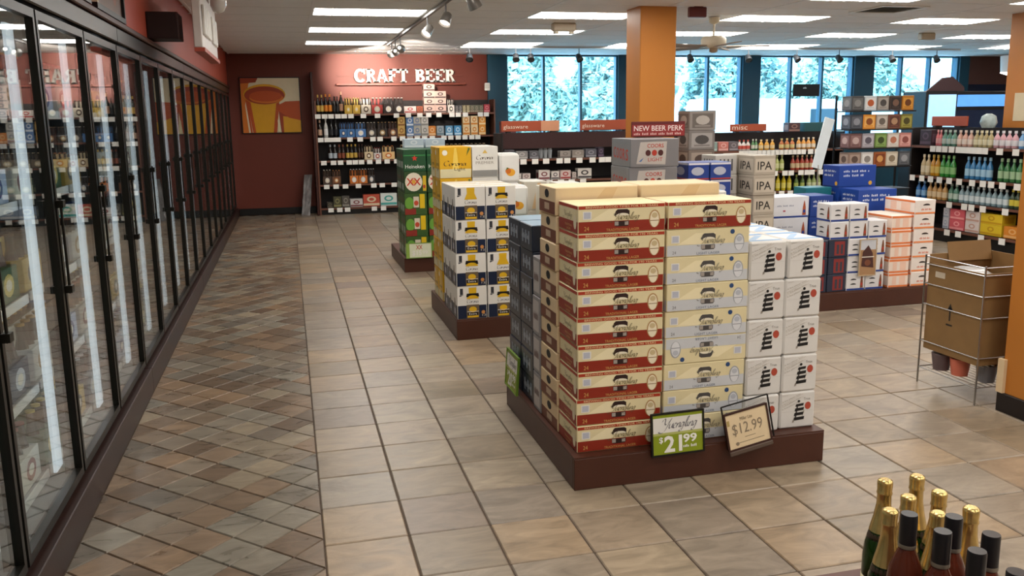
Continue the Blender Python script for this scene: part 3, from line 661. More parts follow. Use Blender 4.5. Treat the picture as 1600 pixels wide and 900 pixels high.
pst = thing('display_plinth', 'narrow dark plinth under the maroon display box', 'plinth', (3.82, 15.3, 0)); obj('post', B(-.12, .12, -.12, .12, .03, 1.28, SHELFBLK, .004), pst); obj('top_plate', B(-.16, .16, -.16, .16, 1.28, 1.3, SHELFBLK), pst); obj('foot', B(-.15, .15, -.15, .15, 0, .03, BLACK), pst)

# ================================================================== gondolas in front of the windows
G1 = 12.2
zg = [1.05, .74, .42, .12]
GU = lambda u: 3.0+(u-790)*.00975
gt = [[GU(u) for u in (818, 836, 853, 874, 886, 905, 926, 941, 951)], [GU(u) for u in (802, 817, 829, 843, 858, 876, 893, 911)], [GU(u) for u in range(800, 960, 15)], []]
shelf_unit('gondola_shelf', 'dark gondola of glassware below the windows beside the red wall', 2.95, 5.0, G1, G1+.5, zg, 1.42, hdr=(1.2, 1.42), tags=gt, side=SHELFBLK, group='gondolas by the windows')
GY_ = lambda x: (x, G1+.1, 0)
row([(790, 806, 'c', '55535a', '77757c', .13, 'dark grey glass box', 1), (808, 826, 'c', '8a8888', 'b4b2b0', .11, 'light grey glass box', 1), (828, 843, 'c', '5a5a60', '8a8a90', .11, 'mid grey glass box', 1), (876, 893, 'c', '9a928c', '7a726c', .1, 'taupe glass box', 1), (895, 914, 'c', '8c847e', 'aaa29a', .11, 'grey brown glass box', 1), (916, 934, 'c', '5c5c66', '8c8c94', .12, 'slate glass box', 1), (936, 946, 'c', '3a3040', '6a5a70', .14, 'dark purple glass box', 1)], zg[0], GY_, GU, 1, 'on the upper glassware shelf', 'boxes on the glassware shelf')
def glassbox():
    b = MB(); g = M('9aa0a4', .15, coat=.5)
    for k in range(3): b.lathe([(.028, 0), (.034, .1), (.032, .1), (.025, .01)], g, 9, (k-1)*.075, 0)
    return b
me = B(-.115, .115, -.05, .05, 0, .01, GREYM).mesh('tray'); gb = MB().lathe([(.028, 0), (.034, .12), (.031, .12), (.025, .012)], M('9aa0a4', .15, coat=.5), 10).mesh('drinking_glass')
for u in (848, 855, 862): 
    for k in range(2): put('drinking_glass', gb, 'plain tumbler stacked on the upper glassware shelf', 'glass', (GU(u), G1+.1, zg[0]+.001+k*.121), 'tumblers on the glassware shelf')
row([(803, 816, 'c', 'cfc8c4', '55504e', .1, 'white tumbler carton with grey print', 1), (817, 830, 'c', 'd0c4c0', '7a6462', .1, 'white carton with brown print', 1), (842, 860, 'c', 'e0d8d4', '7a3a40', .14, 'white carton with maroon stamp', 1), (862, 875, 'c', 'dcd6d0', '5a5456', .12, 'white carton with black stamp', 1), (876, 893, 'c', 'd8c4c0', 'a8383a', .13, 'white carton with red edge', 1), (895, 902, 'c', 'c8beb8', '8a7a76', .1, 'small pale carton', 1), (904, 926, 'c', 'dcd8d2', '4a4648', .15, 'large white carton with dark stamp', 1)], zg[1], GY_, GU, 1, 'on the lower glassware shelf', 'cartons on the glassware shelf')
SIGNC = M('a44c30', .5)
def topper(label, x, w, txt, y=G1+.2, z=1.421, tw=.0, pale=False, h=.17, rz=0.):
    t = thing('shelf_sign', label, 'sign', (x, y, z), 'brown shelf topper signs', rz)
    b = MB().box(0, w, -.012, .012, .02, h, SIGNC, .004); b.on((0, -.012, 0), (1, 0, 0), (0, 0, 1))
    if pale: b.d(rect(w*.68, .022, w-.004, h-.004), M('d09472', .5))
    obj('board', b, t)
    if txt:
        b = MB().on((0, -.012, 0), (1, 0, 0), (0, 0, 1)); b.text(txt, .03, .045, tw or w*.42, .07, M('e8d4c0', .5)); obj('lettering', b, t)
    for q in (.1, w-.1): obj('foot', B(q-.03, q+.03, -.05, .05, 0, .02, DARK), t)
topper('orange brown glassware sign with a pale end panel on the gondola', 3.0, .88, 'glassware', tw=.37, pale=True)
topper('dark orange glassware sign on the gondola beside the pillar', 4.2, .78, 'glassware', tw=.35)
zm = [1.09, .765, .45, .12]
MU = lambda u: 5.6+(u-1060)*.01085
mt = [[MU(u) for u in list(range(1166, 1270, 7))+[1276, 1287]], [MU(u) for u in (1206, 1220, 1236, 1246, 1262, 1272, 1280, 1294)], [MU(u) for u in range(1190, 1300, 14)], []]
shelf_unit('gondola_shelf', 'long dark gondola of mixers below the middle windows', 5.35, 8.55, G1, G1+.5, zm, 1.36, hdr=None, tags=mt, side=SHELFBLK, group='gondolas by the windows')
MY = lambda x: (x, G1+.1, 0)
row([(1106, 1130, 'c', '8aa29c', 'b8c8c4', .14, 'grey green mixer box', 1), (1131, 1147, 'c', 'c87a70', 'e0b0a8', .14, 'salmon mixer box', 1), (1148, 1162, 'c', '6a6266', '9a9296', .14, 'grey striped mixer box', 1), (1164, 1184, 'b', 'd8d0c8', 'c8574a', .16, 'small white bottle with red cap', 3), (1186, 1196, 'b', '5a8a5a', 'd8d8c8', .17, 'small green bottle', 2), (1197, 1224, 'b', 'd8a03a', 'e8d0a0', .16, 'small amber bottle', 3), (1230, 1256, 'b', 'b86a3a', 'd8c88a', .17, 'small rust bottle', 3), (1258, 1290, 'b', 'd89a4a', 'e8dcc8', .18, 'small orange bottle', 4)], zm[0], MY, MU, 1, 'on the top mixer shelf', 'mixers on the top shelf')
row([(1108, 1170, 'b', '6a7a70', 'c8c8c0', .2, 'pale mixer bottle', 6), (1208, 1240, 'b', 'c8d27a', 'e8ecb4', .24, 'lime yellow mixer bottle', 4), (1250, 1288, 'b', 'b84a3a', 'e0c8a0', .23, 'red mixer bottle', 5), (1290, 1302, 'b', '4a4a24', '8a8a4a', .2, 'olive mixer bottle', 1)], zm[1], MY, MU, 1, 'on the second mixer shelf', 'mixers on the second shelf')
row([(1110, 1200, 'b', '5a5a54', 'b8b8b0', .2, 'grey mixer bottle', 7), (1208, 1254, 'b', 'd6c22c', 'eadf74', .26, 'bright yellow mixer bottle', 5), (1256, 1276, 'b', '5f7a3a', 'b8c86a', .24, 'green mixer bottle', 2), (1278, 1302, 'b', 'a8bc74', 'dce4b8', .24, 'pale green mixer bottle', 3)], zm[2], MY, MU, 1, 'on the third mixer shelf', 'mixers on the third shelf')
topper('brown misc sign on top of the mixer gondola', 6.65, .62, 'misc', z=1.361, h=.13)
me = MB().box(-.2, .2, -.08, .08, 0, .14, M('1e4a50', .5), .004).mesh('carton')
put('carton', me, 'dark teal box on top of the mixer gondola', 'carton', (8.1, G1+.2, 1.361))
put('carton', plainpack('4a3236', '8a6a60', .2, .16, .14).mesh('carton'), 'dark maroon box on top of the mixer gondola', 'carton', (7.72, G1+.2, 1.361))
put('bottle', beer_bottle('4a3a40', 'd0c8cc', '8a7a80', .22, .04).mesh('bottle'), 'plum bottle on top of the mixer gondola', 'bottle', (5.9, G1+.2, 1.361))
put('bottle', beer_bottle('8a9aa0', 'd8dcdc', 'c8d0d0', .2, .04).mesh('bottle'), 'pale bottle on top of the mixer gondola', 'bottle', (6.15, G1+.2, 1.361))
wl_ = thing('reflection_slab', 'tall white slab imitating a window reflection beside the carton tower', 'panel', (6.32, 9.45, 0))  # made-up solid slab in place of a window's bright reflection
obj('panel', B(-.07, .07, -.006, .006, 0, .62, M('e3eef5', .15), .002), wl_, (-.07, 0, .98), ry=14); obj('stand', MB().tube((-.05, 0, .015), (-.05, 0, 1.02), .01, METAL).box(-.15, .1, -.1, .1, 0, .015, GREYM), wl_)

# ---- right gondola, shelves face the aisle (-x)
RU = lambda u: 9.81-(u-1445)*.0107        # pixel column -> y
zr = [1.21, .82, .52, .17]
t = None
tl = lambda us: [-(RU(u)) for u in us]
rg = shelf_unit('gondola_shelf', 'dark gondola of bottled soft drinks facing the orange can stacks', -10.05, -6.7, 8.05, 8.47, zr, 1.44, rz=-90, loc=(0, 0, 0), side=SHELFBLK, group='gondola on the right',
     tags=[[-RU(u) for u in (1463, 1473, 1483, 1494, 1505, 1513, 1521, 1529, 1537, 1545, 1566, 1588)], [-RU(u) for u in (1431, 1448, 1463, 1478, 1494, 1510, 1530, 1546, 1558, 1574, 1594)], [-RU(u) for u in (1497, 1521, 1532, 1549, 1581)], [-RU(u) for u in (1497, 1515, 1550, 1580)]])
RY = lambda y: (8.15, y, -90)
row([(1435, 1455, 'c', '3a2830', '5a4450', .2, 'dark maroon drink box', 1), (1456, 1466, 'b', 'd87a80', 'e8b0b0', .2, 'pink drink bottle', 2), (1467, 1490, 'b', '5a8a78', 'b8c8c0', .2, 'sea green drink bottle', 3), (1491, 1516, 'b', 'c8a090', 'e0d0c4', .2, 'peach drink bottle', 3), (1517, 1545, 'b', 'a89a70', 'd8d0b0', .2, 'straw drink bottle', 4), (1546, 1580, 'b', 'c89aa0', 'dcd8dc', .2, 'rose drink bottle', 4), (1581, 1615, 'b', '6a9ac8', 'd0dce8', .2, 'light blue drink bottle', 4)], zr[0], RY, RU, 1, 'on the top soft drink shelf', 'drinks on the top right shelf')
row([(1434, 1450, 'b', 'd8c49a', 'e8dcc0', .27, 'cream drink bottle', 2), (1451, 1466, 'b', 'd89a2a', 'e8c870', .27, 'amber drink bottle', 2), (1467, 1492, 'b', '3c9a3c', '9ad08a', .27, 'green drink bottle', 3), (1507, 1548, 'b', '3c82b8', 'a8d0e8', .27, 'blue drink bottle', 5), (1556, 1590, 'b', '3c7a44', 'a8c8a0', .27, 'dark green drink bottle', 4), (1592, 1620, 'b', 'd8b43a', 'e8d890', .2, 'yellow drink bottle', 3)], zr[1], RY, RU, 1, 'on the second soft drink shelf', 'drinks on the second right shelf')
row([(1427, 1447, 'b', '2a6ab0', '8ab8e0', .22, 'deep blue drink bottle', 2), (1448, 1482, 'b', 'd0a060', 'e8d0a8', .22, 'honey drink bottle', 4), (1484, 1500, 'b', '5a8a74', 'c0d4c8', .22, 'moss drink bottle', 2), (1501, 1575, 'b', '8aa4ac', 'd8e4e8', .21, 'clear water bottle', 9), (1576, 1590, 'b', '3a4a34', 'd8c84a', .22, 'dark bottle with yellow label', 2)], zr[2], RY, RU, 1, 'on the third soft drink shelf', 'drinks on the third right shelf')
for u0, u1, c1, c2, nm in ((1482, 1492, 'c8c8d0', '9aa4b4', 'pale grey drink carton'), (1493, 1517, 'd8606a', 'f0a0a0', 'coral pink drink carton'), (1518, 1540, 'e0d4d0', 'c8a090', 'white drink carton'), (1541, 1573, 'e0c02c', 'c89a1c', 'yellow drink carton'), (1575, 1600, 'd8862c', 'e8b070', 'orange drink carton')):
    w = abs(RU(u1)-RU(u0))-.01; h = .13 if u0 < 1575 else .14
    me = plainpack(c1, c2, w, .2, h).mesh('carton')
    for k in range(2 if u0 < 1575 else 1): put('carton', me, nm+' on the bottom soft drink shelf', 'carton', (8.2, (RU(u0)+RU(u1))/2, zr[3]+.001+k*.131), 'cartons on the bottom right shelf', rz=-90)
for ya, w, lb in ((9.85, .62, 'brown shelf sign on the soft drink gondola beside the blue screen'), (8.35, .75, 'brown shelf sign on the soft drink gondola beside the far pillar')):
    topper(lb, 8.2, w, None, y=ya, z=1.441, rz=-90, h=.14)
put('bag', MB().lathe([(.07, 0), (.1, .06), (.08, .14), (.03, .17)], M('9aa8a8', .3, var=.3, scale=25), 9).mesh('bag'), 'crumpled clear bag on top of the soft drink gondola', 'bag', (8.25, 8.95, 1.441))
# blue lit cabinets near the far corner
for nm, lb, x0, x1, y0, zt, zb in (('display_fridge', 'black display fridge with a pale blue glowing door by the far window', 10.35, 10.98, 12.6, 1.98, 1.2), ('display_fridge', 'wide black display fridge with a bright blue header band in the corner', 11.15, 12.6, 12.9, 1.98, 1.72)):
    t = thing(nm, lb, 'fridge', (x0, y0, 0), 'fridges in the far corner')
    obj('cabinet', MB().box(0, x1-x0, .02, .6, .08, zt, BLACK, .01), t); obj('base', B(.02, x1-x0-.02, .05, .58, 0, .08, DARK), t)
    obj('glowing_panel', B(.05, x1-x0-.05, 0, .02, zb, zt-.06, M('9ccdf0' if zb < 1.5 else '5a9be6', .3, emit=.8, var=.15, scale=6)), t)
    obj('door', B(.05, x1-x0-.05, 0, .02, .2, zb-.06, M('1c2740', .2)), t)
    obj('door_handle', MB().tube((.1, -.03, .7), (.1, -.03, 1.1), .012, METAL).box(.09, .11, -.03, 0, .72, .74, METAL).box(.09, .11, -.03, 0, 1.06, 1.08, METAL), t)
cb = thing('folded_cartons', 'dark flattened cartons leaning on top of the display fridge', 'cartons', (10.5, 12.8, 1.981))
obj('flap', MB().prism([(0, 0), (.75, 0), (.75, .06), (.5, .24), (.3, .22)], M('3a2326', .6), .03), cb)
put('notice', B(-.1, .1, -.004, 0, 0, .33, M('d6c6a4', .6)).mesh('notice'), 'beige paper notice taped on the far orange pillar', 'notice', (8.499, 8.74, 1.52), rz=-90)

# ================================================================== carton designs
def lager(red=True):
    w, d_, h = .405, .265, .123; b = MB(); b.box(-w/2, w/2, -d_/2, d_/2, 0, h, CREAM, .003)
    low = LRED if red else SILVER; scr = M('5e4f33', .5) if red else M('6e6a60', .5)
    for sd in ('front', 'back'):
        b.face(w, d_, h, sd)
        b.d(rect(.003, .003, w-.003, h*.42), low)
        if red: b.d(rect(.003, h*.86, w-.003, h-.003), M('a8361e', .45)); b.text('BREWING GOOD TIMES FOR 190 YEARS', .035, h*.885, w-.07, h*.07, M('ecd3a0', .5))
        b.d([(.05, h*.43), (.16, h*.43), (.24, h*.84), (.14, h*.84)], M('efe3bb', .45), .0008)  # slanting highlight painted in lighter cream
        b.d(rect(.022, h*.5, .062, h*.78), WHITE, .0009); b.d(rect(.027, h*.53, .057, h*.75), BARC, .0013)
        b.dmesh(script2d('Yuengling'), w*.36, h*.36, w*.34, h*.36, scr, lift=.003)
        if red: b.text('24', .028, h*.1, .022, h*.15, GOLDP); b.text('TRADITIONAL LAGER', w*.32, h*.06, w*.38, h*.09, GOLDP)
        else: b.text('24', .028, h*.1, .018, h*.11, GREYM); b.text('LIGHT LAGER', w*.36, h*.05, w*.28, h*.09, M('5d6b80', .5)); b.d(ellipse(w*.79, h*.84, .011, .011, 12), M('2c4a78', .4), .001)
        cu = w*.875
        for pts, m, l in ((ellipse(cu, h*.44, .026, h*.32, 18), M('b48f5e', .5) if red else M('a4a8ae', .4), .001), (ellipse(cu, h*.42, .021, h*.29, 16), M('eadfc4', .5) if red else M('d8dade', .35), .0016), (ellipse(cu, h*.56, .014, h*.1, 12), M('c8b48a', .5) if red else M('b8bcc4', .4), .002), (rect(cu-.02, h*.36, cu+.02, h*.385), M('8a6a44', .5) if red else M('8a8e96', .4), .002)): b.d(pts, m, l)
    for sd in ('left', 'right'):
        b.face(w, d_, h, sd); b.d(rect(.003, .003, d_-.003, h*.42), low)
        if red: b.d(rect(.003, h*.86, d_-.003, h-.003), M('a8361e', .45)); b.text('TRADITIONAL', .09, h*.2, .1, h*.08, GOLDP); b.text('LAGER', .11, h*.07, .06, h*.08, GOLDP)
        b.dmesh(script2d('Yuengling'), .06, h*.46, .13, h*.28, scr); b.d(ellipse(.228, h*.4, .02, h*.26, 14), M('e0d4b6', .5), .0012)
    return b
def hand_hole(red=True):
    """flat patches for a cut-out: inner shade painted dark, pale can lids"""
    w, d_, h = .405, .265, .123; b = MB(); b.face(w, d_, h, 'front'); cu = w*.5; dk = M('2a1410', .6) if red else M('4a4644', .6)
    b.d([(cu-.038, h*.6), (cu+.034, h*.6), (cu+.034, h*.76), (cu+.024, h*.82), (cu-.022, h*.82), (cu-.03, h*.76)], dk, .0016)
    b.d(ellipse(cu+.002, h*.6, .03, h*.085, 12, 0, 180), M('ece4cc', .4), .002)
    b.d([(cu-.036, h*.27), (cu-.03, h*.22), (cu+.026, h*.22), (cu+.032, h*.27), (cu+.032, h*.4), (cu-.036, h*.4)], dk, .0016); b.d(rect(cu-.035, h*.25, cu-.017, h*.39), M('a39a92', .4), .002); b.d(rect(cu+.012, h*.26, cu+.029, h*.39), M('a39a92', .4), .002)
    return b
def lite():
    w, d_, h = .186, .27, .182; b = MB(); b.box(-w/2, w/2, -d_/2, d_/2, 0, h, LITE, .008); G = M('b4ada2', .5); K = M('141416', .4)
    for sd in ('front', 'back'):
        b.face(w, d_, h, sd)
        for k in range(3): b.text('A fine pilsner beer', .012, h*(.5+.1*k), .105, .010, G, rot=22)
        for k in range(5): b.d([(.01, h*(.58+.075*k)), (.01, h*(.592+.075*k)), (.12, h*(.592+.075*k)+.05), (.12, h*(.58+.075*k)+.05)] if h*(.592+.075*k)+.05 < h-.006 else [(.01, h*.9), (.01, h*.91), (.04, h*.93), (.04, h*.92)], M('c8c2b8', .5), .0006)
        # tall black lettering running up the face, built from its heavy strokes
        x, w2 = .082, .05
        for (a, c, wd, sk) in ((.22, .305, 1.12, 0), (.35, .43, .98, .002), (.475, .555, .96, .005), (.6, .67, .84, .009)):
            b.d([(x-.01+sk, h*a-.002), (x-.01+sk+w2*wd, h*a+.002), (x-.008+sk+w2*wd, h*c+.002), (x-.006+sk, h*c-.002)], K, .0012)
        b.d([(x-.002, h*.3), (x+.006, h*.3), (x+.014, h*.62), (x+.006, h*.62)], M('4a4846', .5), .001); b.d(ellipse(x+.016, h*.735, .007, .007, 8), K, .0012); b.d([(x-.016, h*.15), (x-.006, h*.17), (x-.004, h*.24), (x-.014, h*.22)], M('9a9288', .5), .0012); b.d([(x+.036, h*.3), (x+.046, h*.42), (x+.046, h*.5), (x+.04, h*.42)], M('8a8378', .5), .001)
        b.d(ellipse(w*.79, h*.6, .016, .019, 16), M('b04a38', .45), .0012); b.text('True', w*.66, h*.76, .035, .013, M('8e8a84', .5)); b.d(rect(.008, h*.463, w-.008, h*.467), M('bdb9b2', .5), .0005)
    for sd in ('left', 'right'):
        b.face(w, d_, h, sd); b.text('Lite', .06, .06, .13, .06, K); b.d(ellipse(.215, .12, .018, .018, 14), M('b04a38', .45), .0012)
    b.face(w, d_, h, 'top'); b.d(rect(.01, .02, w-.01, .05), M('6a9ac8', .45)); b.d(rect(.01, .2, w-.01, .24), M('6a9ac8', .45)); b.d([(.02, .06), (.06, .06), (.16, .18), (.12, .18)], M('9ab8d8', .45))
    return b
def corona(alt):
    w, d_, h = .228, .185, .248; b = MB(); b.box(-w/2, w/2, -d_/2, d_/2, 0, h, WHITE, .004); K = M('17130f', .4); Y2 = M('c99a18', .4)
    for sd in ('front', 'back', 'left', 'right'):
        W = w if sd in ('front', 'back') else d_
        b.face(w, d_, h, sd); b.d(rect(.004, .004, W-.004, h*.42), NAVY)
        if sd in ('left', 'right'):
            b.d([(W*.35, .01), (W*.65, .01), (W*.65, h*.4), (W*.56, h*.62), (W*.44, h*.62), (W*.35, h*.4)], M('8a8278', .5), .001); b.d(rect(W*.35, h*.12, W*.65, h*.3), BARC, .0014); continue
        cu = W*.52
        b.d(rect(cu-.048, .006, cu+.048, h*.44), M('6b5b46', .45), .0009)
        b.d(rect(cu-.042, .01, cu+.042, h*.1), YEL, .0012); b.d(rect(cu-.04, h*.1, cu+.04, h*.2), K, .0012); b.d(ellipse(cu, h*.29, .03, h*.09, 14), YEL, .0013)
        b.text('Extra', cu-.03, h*.125, .06, .016, WHITE, lift=.0018); b.d(rect(cu-.045, h*.22, cu+.045, h*.235), WHITE, .0016)
        b.d([(cu-.03, h*.92+.012), (cu-.028, h*.8), (cu-.048, h*.62), (cu+.048, h*.62), (cu+.028, h*.8), (cu+.03, h*.92+.012)], YEL, .001)
        if alt: b.d([(cu-.05, h*.68), (cu+.05, h*.68), (cu+.045, h*.79), (cu-.045, h*.79)], K, .0014); b.d(ellipse(cu, h*.68, .034, h*.05, 12, 0, 180), YEL, .0017)
        b.dmesh(script2d('Corona', .05, .1), cu-.045, h*.49, .09, .03, M('3a3a44', .5))
        b.d(ellipse(W*.87, h*.19, .014, .014, 12), M('c98a4a', .45), .001); b.text('12', W*.835, h*.07, .03, .014, OFFW)
        b.d(rect(.022, h*.76, .045, h-.012), M('33343a', .5), .001); b.d([(.018, h*.7), (.05, h*.75), (.018, h*.75)], M('33343a', .5), .001)
    b.face(w, d_, h, 'top'); b.d(rect(.01, d_*.4, w-.01, d_*.6), M('c8b06a', .45))
    return b
def brandbox(w, d_, h, base, fn_front, fn_side=None, bev=.004):
    b = MB(); b.box(-w/2, w/2, -d_/2, d_/2, 0, h, base, bev)
    for sd in ('front', 'back'): b.face(w, d_, h, sd); fn_front(b, w, h)
    for sd in ('left', 'right'): b.face(w, d_, h, sd); (fn_side or fn_front)(b, d_, h)
    return b
def f_clight(b, w, h):
    b.d(rect(.004, h*.02, w-.004, h*.3), M('d8cfa6', .45)); b.d([(w*.4, h*.3), (w*.6, h*.3), (w*.56, h*.75), (w*.53, h*.97), (w*.47, h*.97), (w*.44, h*.75)], M('ecca5a', .4), .001)
    b.dmesh(script2d('Corona', .06, .1), w*.13, h*.4, w*.72, h*.17, M('4a3a1c', .5)); b.text('Light', w*.46, h*.22, w*.34, h*.13, M('4a3a1c', .5)); b.d(ellipse(w*.17, h*.82, .022, .022, 14), M('e8e4d8', .45), .001); b.d([(w*.84, h*.7), (w*.97, h*.95), (w*.9, h*.97)], M('5a6a24', .5), .001)
def f_prem(b, w, h):
    b.d(rect(.004, h*.03, w-.004, h*.24), M('8a8a88', .3)); b.dmesh(script2d('Corona', .06, .1), w*.16, h*.58, w*.66, h*.15, M('4a4038', .5)); b.text('PREMIER', w*.14, h*.44, w*.7, h*.085, M('9a9288', .5)); b.d([(w*.4, h*.78), (w*.6, h*.78), (w*.5, h*.9)], M('d8b45a', .45), .001)
def f_mango(b, w, h):
    b.d(ellipse(w*.55, h*.35, w*.22, h*.13, 14), M('e0a02c', .45), .001); b.d(ellipse(w*.42, h*.4, w*.14, h*.1, 12), M('c86a1c', .45), .0014); b.d([(w*.3, h*.42), (w*.45, h*.5), (w*.35, h*.52)], M('4a6a2c', .45), .0016)
def f_hein(b, w, h):
    b.d(rect(.004, h*.7, w-.004, h*.76), M('3a8a4a', .4)); cu, cv = w*.5, h*.6; st = []
    for k in range(10):
        r = .034 if k % 2 == 0 else .014; st.append((cu+r*sin(k*pi/5), cv+r*cos(k*pi/5)))
    for k in range(10): b.d([(cu, cv), st[(k+1) % 10], st[k]], M('d03a2a', .4), .001)
    b.text('Heineken', w*.08, h*.14, w*.84, h*.17, M('e8ece4', .45))
def f_hside(b, w, h): b.d(rect(w*.15, h*.15, w*.85, h*.45), M('9aa89a', .4)); b.d(ellipse(w*.5, h*.68, .025, .025, 12), M('8a3a30', .45))
def f_xx(b, w, h):
    b.d(ellipse(w*.42, h*.52, w*.38, h*.43, 20), M('e6dcc8', .45)); b.text('XX', w*.1, h*.36, w*.64, h*.34, M('c8402a', .45), bold=.02); b.d(ellipse(w*.42, h*.53, w*.09, h*.1, 12), M('e0a43a', .45), .002)
    b.d(rect(w*.82, h*.1, w*.97, h*.8), M('d8b42c', .4), .001); b.d(ellipse(w*.88, h*.3, .014, .02, 10), M('b8402c', .45), .0015)
def f_lime(b, w, h):
    b.d(rect(.004, .004, w*.5, h*.3), M('8a2c22', .45)); b.d(ellipse(w*.22, h*.55, w*.2, h*.28, 14), M('6aa03c', .45)); b.d(rect(w*.68, h*.3, w*.9, h*.96), M('e2be1c', .4), .001); b.d(rect(w*.4, h*.35, w*.64, h*.85), M('d8cdb8', .45), .001); b.d(ellipse(w*.52, h*.55, w*.1, h*.12, 12), M('c04a30', .45), .0015)
def f_navy(b, w, h):
    for q in range(3): b.d(rect(w*(.2+q*.25), h*.25, w*(.3+q*.25), h*.75), M('8d98a8', .4))
    b.marks(w*.2, h*.42, w*.6, h*.2, M('aab2be', .4), 8)
def f_silver(b, w, h):
    b.d([(w*.12, h*.12), (w*.72, h*.08), (w*.75, h*.9), (w*.2, h*.88)], M('b9b2ac', .35)); K = M('4a2020', .45)
    b.text('COORS', w*.34, h*.68, w*.34, h*.14, RED, bold=.01); b.text('LIGHT', w*.36, h*.2, w*.3, h*.13, RED)
    for k in range(3): b.d(ellipse(w*(.36+k*.13), h*.5, w*.055, h*.11, 12), (K, RED, K)[k], .001)
    b.d([(w*.17, h*.2), (w*.27, h*.34), (w*.22, h*.2)], M('4a70a8', .45), .001)
def f_silverside(b, w, h):
    for k, ch in enumerate('COORS'): b.text(ch, w*.12+k*w*.16, h*.3-k*.004, w*.12, h*.4, RED, bold=.01)
def f_ipa(b, w, h):
    b.d(rect(w*.06, h*.16, w*.94, h*.84), M('c2b8a8', .5)); b.text('IPA', w*.16, h*.28, w*.66, h*.42, M('2e2a26', .5), bold=.01)
def f_blue(b, w, h): b.d(ellipse(w*.45, h*.5, w*.3, h*.24, 16), M('b0b4c4', .4)); b.d(rect(.004, .004, w-.004, h*.1), RED); b.d(rect(.004, h*.86, w-.004, h-.004), M('d8d8e0', .4))
def f_stripe(b, w, h):
    for k in range(4): b.d(rect(w*(.2+k*.18), h*.2, w*(.27+k*.18), h*.8), M('4a4a4c', .5))
def f_white24(b, w, h):
    b.d(rect(.004, .004, w-.004, h*.1), BLUE); b.d([(w*.86, h*.12), (w*.94, h*.12), (w*.93, h*.5), (w*.905, h*.8), (w*.895, h*.8), (w*.87, h*.5)], M('a8502c', .45), .001); b.d(ellipse(w*.9, h*.3, .012, .016, 10), BLUE, .0015)
    b.marks(w*.32, h*.55, w*.36, h*.07, M('8a92a4', .5)); b.d(rect(w*.45, h*.3, w*.5, h*.38), M('b85a6a', .45)); b.d([(w*.1, h*.4), (w*.17, h*.4), (w*.16, h*.65), (w*.11, h*.65)], M('2c2420', .45), .001); b.d(ellipse(w*.135, h*.35, .014, .02, 10), M('c8703c', .45), .0013)
def f_bluecase(b, w, h):
    b.marks(w*.12, h*.68, w*.7, h*.1, M('ccd4e6', .45), 16); b.marks(w*.12, h*.48, w*.55, h*.1, M('ccd4e6', .45), 12); b.d(ellipse(w*.85, h*.16, .02, .02, 12), M('d8a43c', .45), .001)
def f_wb(b, w, h):
    b.d(rect(.004, .004, w-.004, h*.13), BLUE); b.d([(w*.75, h*.14), (w*.92, h*.14), (w*.9, h*.55), (w*.86, h*.85), (w*.81, h*.85), (w*.77, h*.55)], M('7a4a30', .45), .001); b.d(ellipse(w*.835, h*.36, w*.05, h*.1, 10), RED, .0014)
    b.d(ellipse(w*.38, h*.62, w*.16, h*.08, 12, 0, 180), M('2a2a2e', .5), .001); b.d(ellipse(w*.38, h*.35, w*.16, h*.08, 12, 0, 180), M('2a2a2e', .5), .001)
def f_dr(b, w, h): b.d(rect(w*.3, h*.1, w*.85, h*.9), M('8a3230', .45)); b.d(rect(w*.42, h*.18, w*.54, h*.72), M('3a3c48', .45), .001); b.d(rect(w*.64, h*.18, w*.76, h*.72), M('3a3c48', .45), .001)
def f_orange(b, w, h): b.d(rect(.004, .004, w-.004, h*.15), M('e88a50', .45)); b.d(ellipse(w*.55, h*.62, w*.17, h*.12, 14, 0, 180), M('2c1c18', .5), .001); b.marks(w*.3, h*.28, w*.5, h*.14, M('d87a5c', .5))
def f_orange2(b, w, h): b.d(rect(.004, h*.82, w-.004, h-.004), M('e48048', .45)); b.d(rect(.004, .004, w-.004, h*.16), M('e48048', .45)); b.d(rect(w*.2, h*.2, w*.85, h*.78), M('ecc8b4', .45)); b.d(rect(w*.4, h*.2, w*.55, h*.78), M('eedfd4', .45), .001)
def f_tan(b, w, h):
    b.d([(w*.35, h*.05), (w*.6, h*.05), (w*.75, h*.95), (w*.6, h*.95)], M('d3b489', .55)); b.d(rect(w*.87, h*.08, w*.92, h*.42), M('33301c', .5))
def f_tanside(b, w, h): b.d(rect(.004, .004, w-.004, h*.48), M('6e3a26', .5)); b.d(rect(w*.35, .02, w*.65, h*.4), M('b99f86', .5), .001); b.d(ellipse(w*.5, h*.74, w*.13, h*.16, 12), M('120e0c', .6), .001)  # shaded handle hole painted as a flat dark ellipse
def f_grey(b, w, h): b.d(rect(w*.1, h*.1, w*.9, h*.9), M('b8b2b0', .45)); b.marks(w*.2, h*.4, w*.6, h*.2, M('6a4a48', .5))
def f_art(c1, c2, c3):
    def f(b, w, h): b.d(rect(w*.1, h*.12, w*.9, h*.86), M(c2, .5)); b.d(ellipse(w*.5, h*.52, w*.27, h*.24, 12), M(c3, .5), .001); b.d(rect(w*.2, h*.18, w*.8, h*.26), M(c1, .5), .001)
    return f

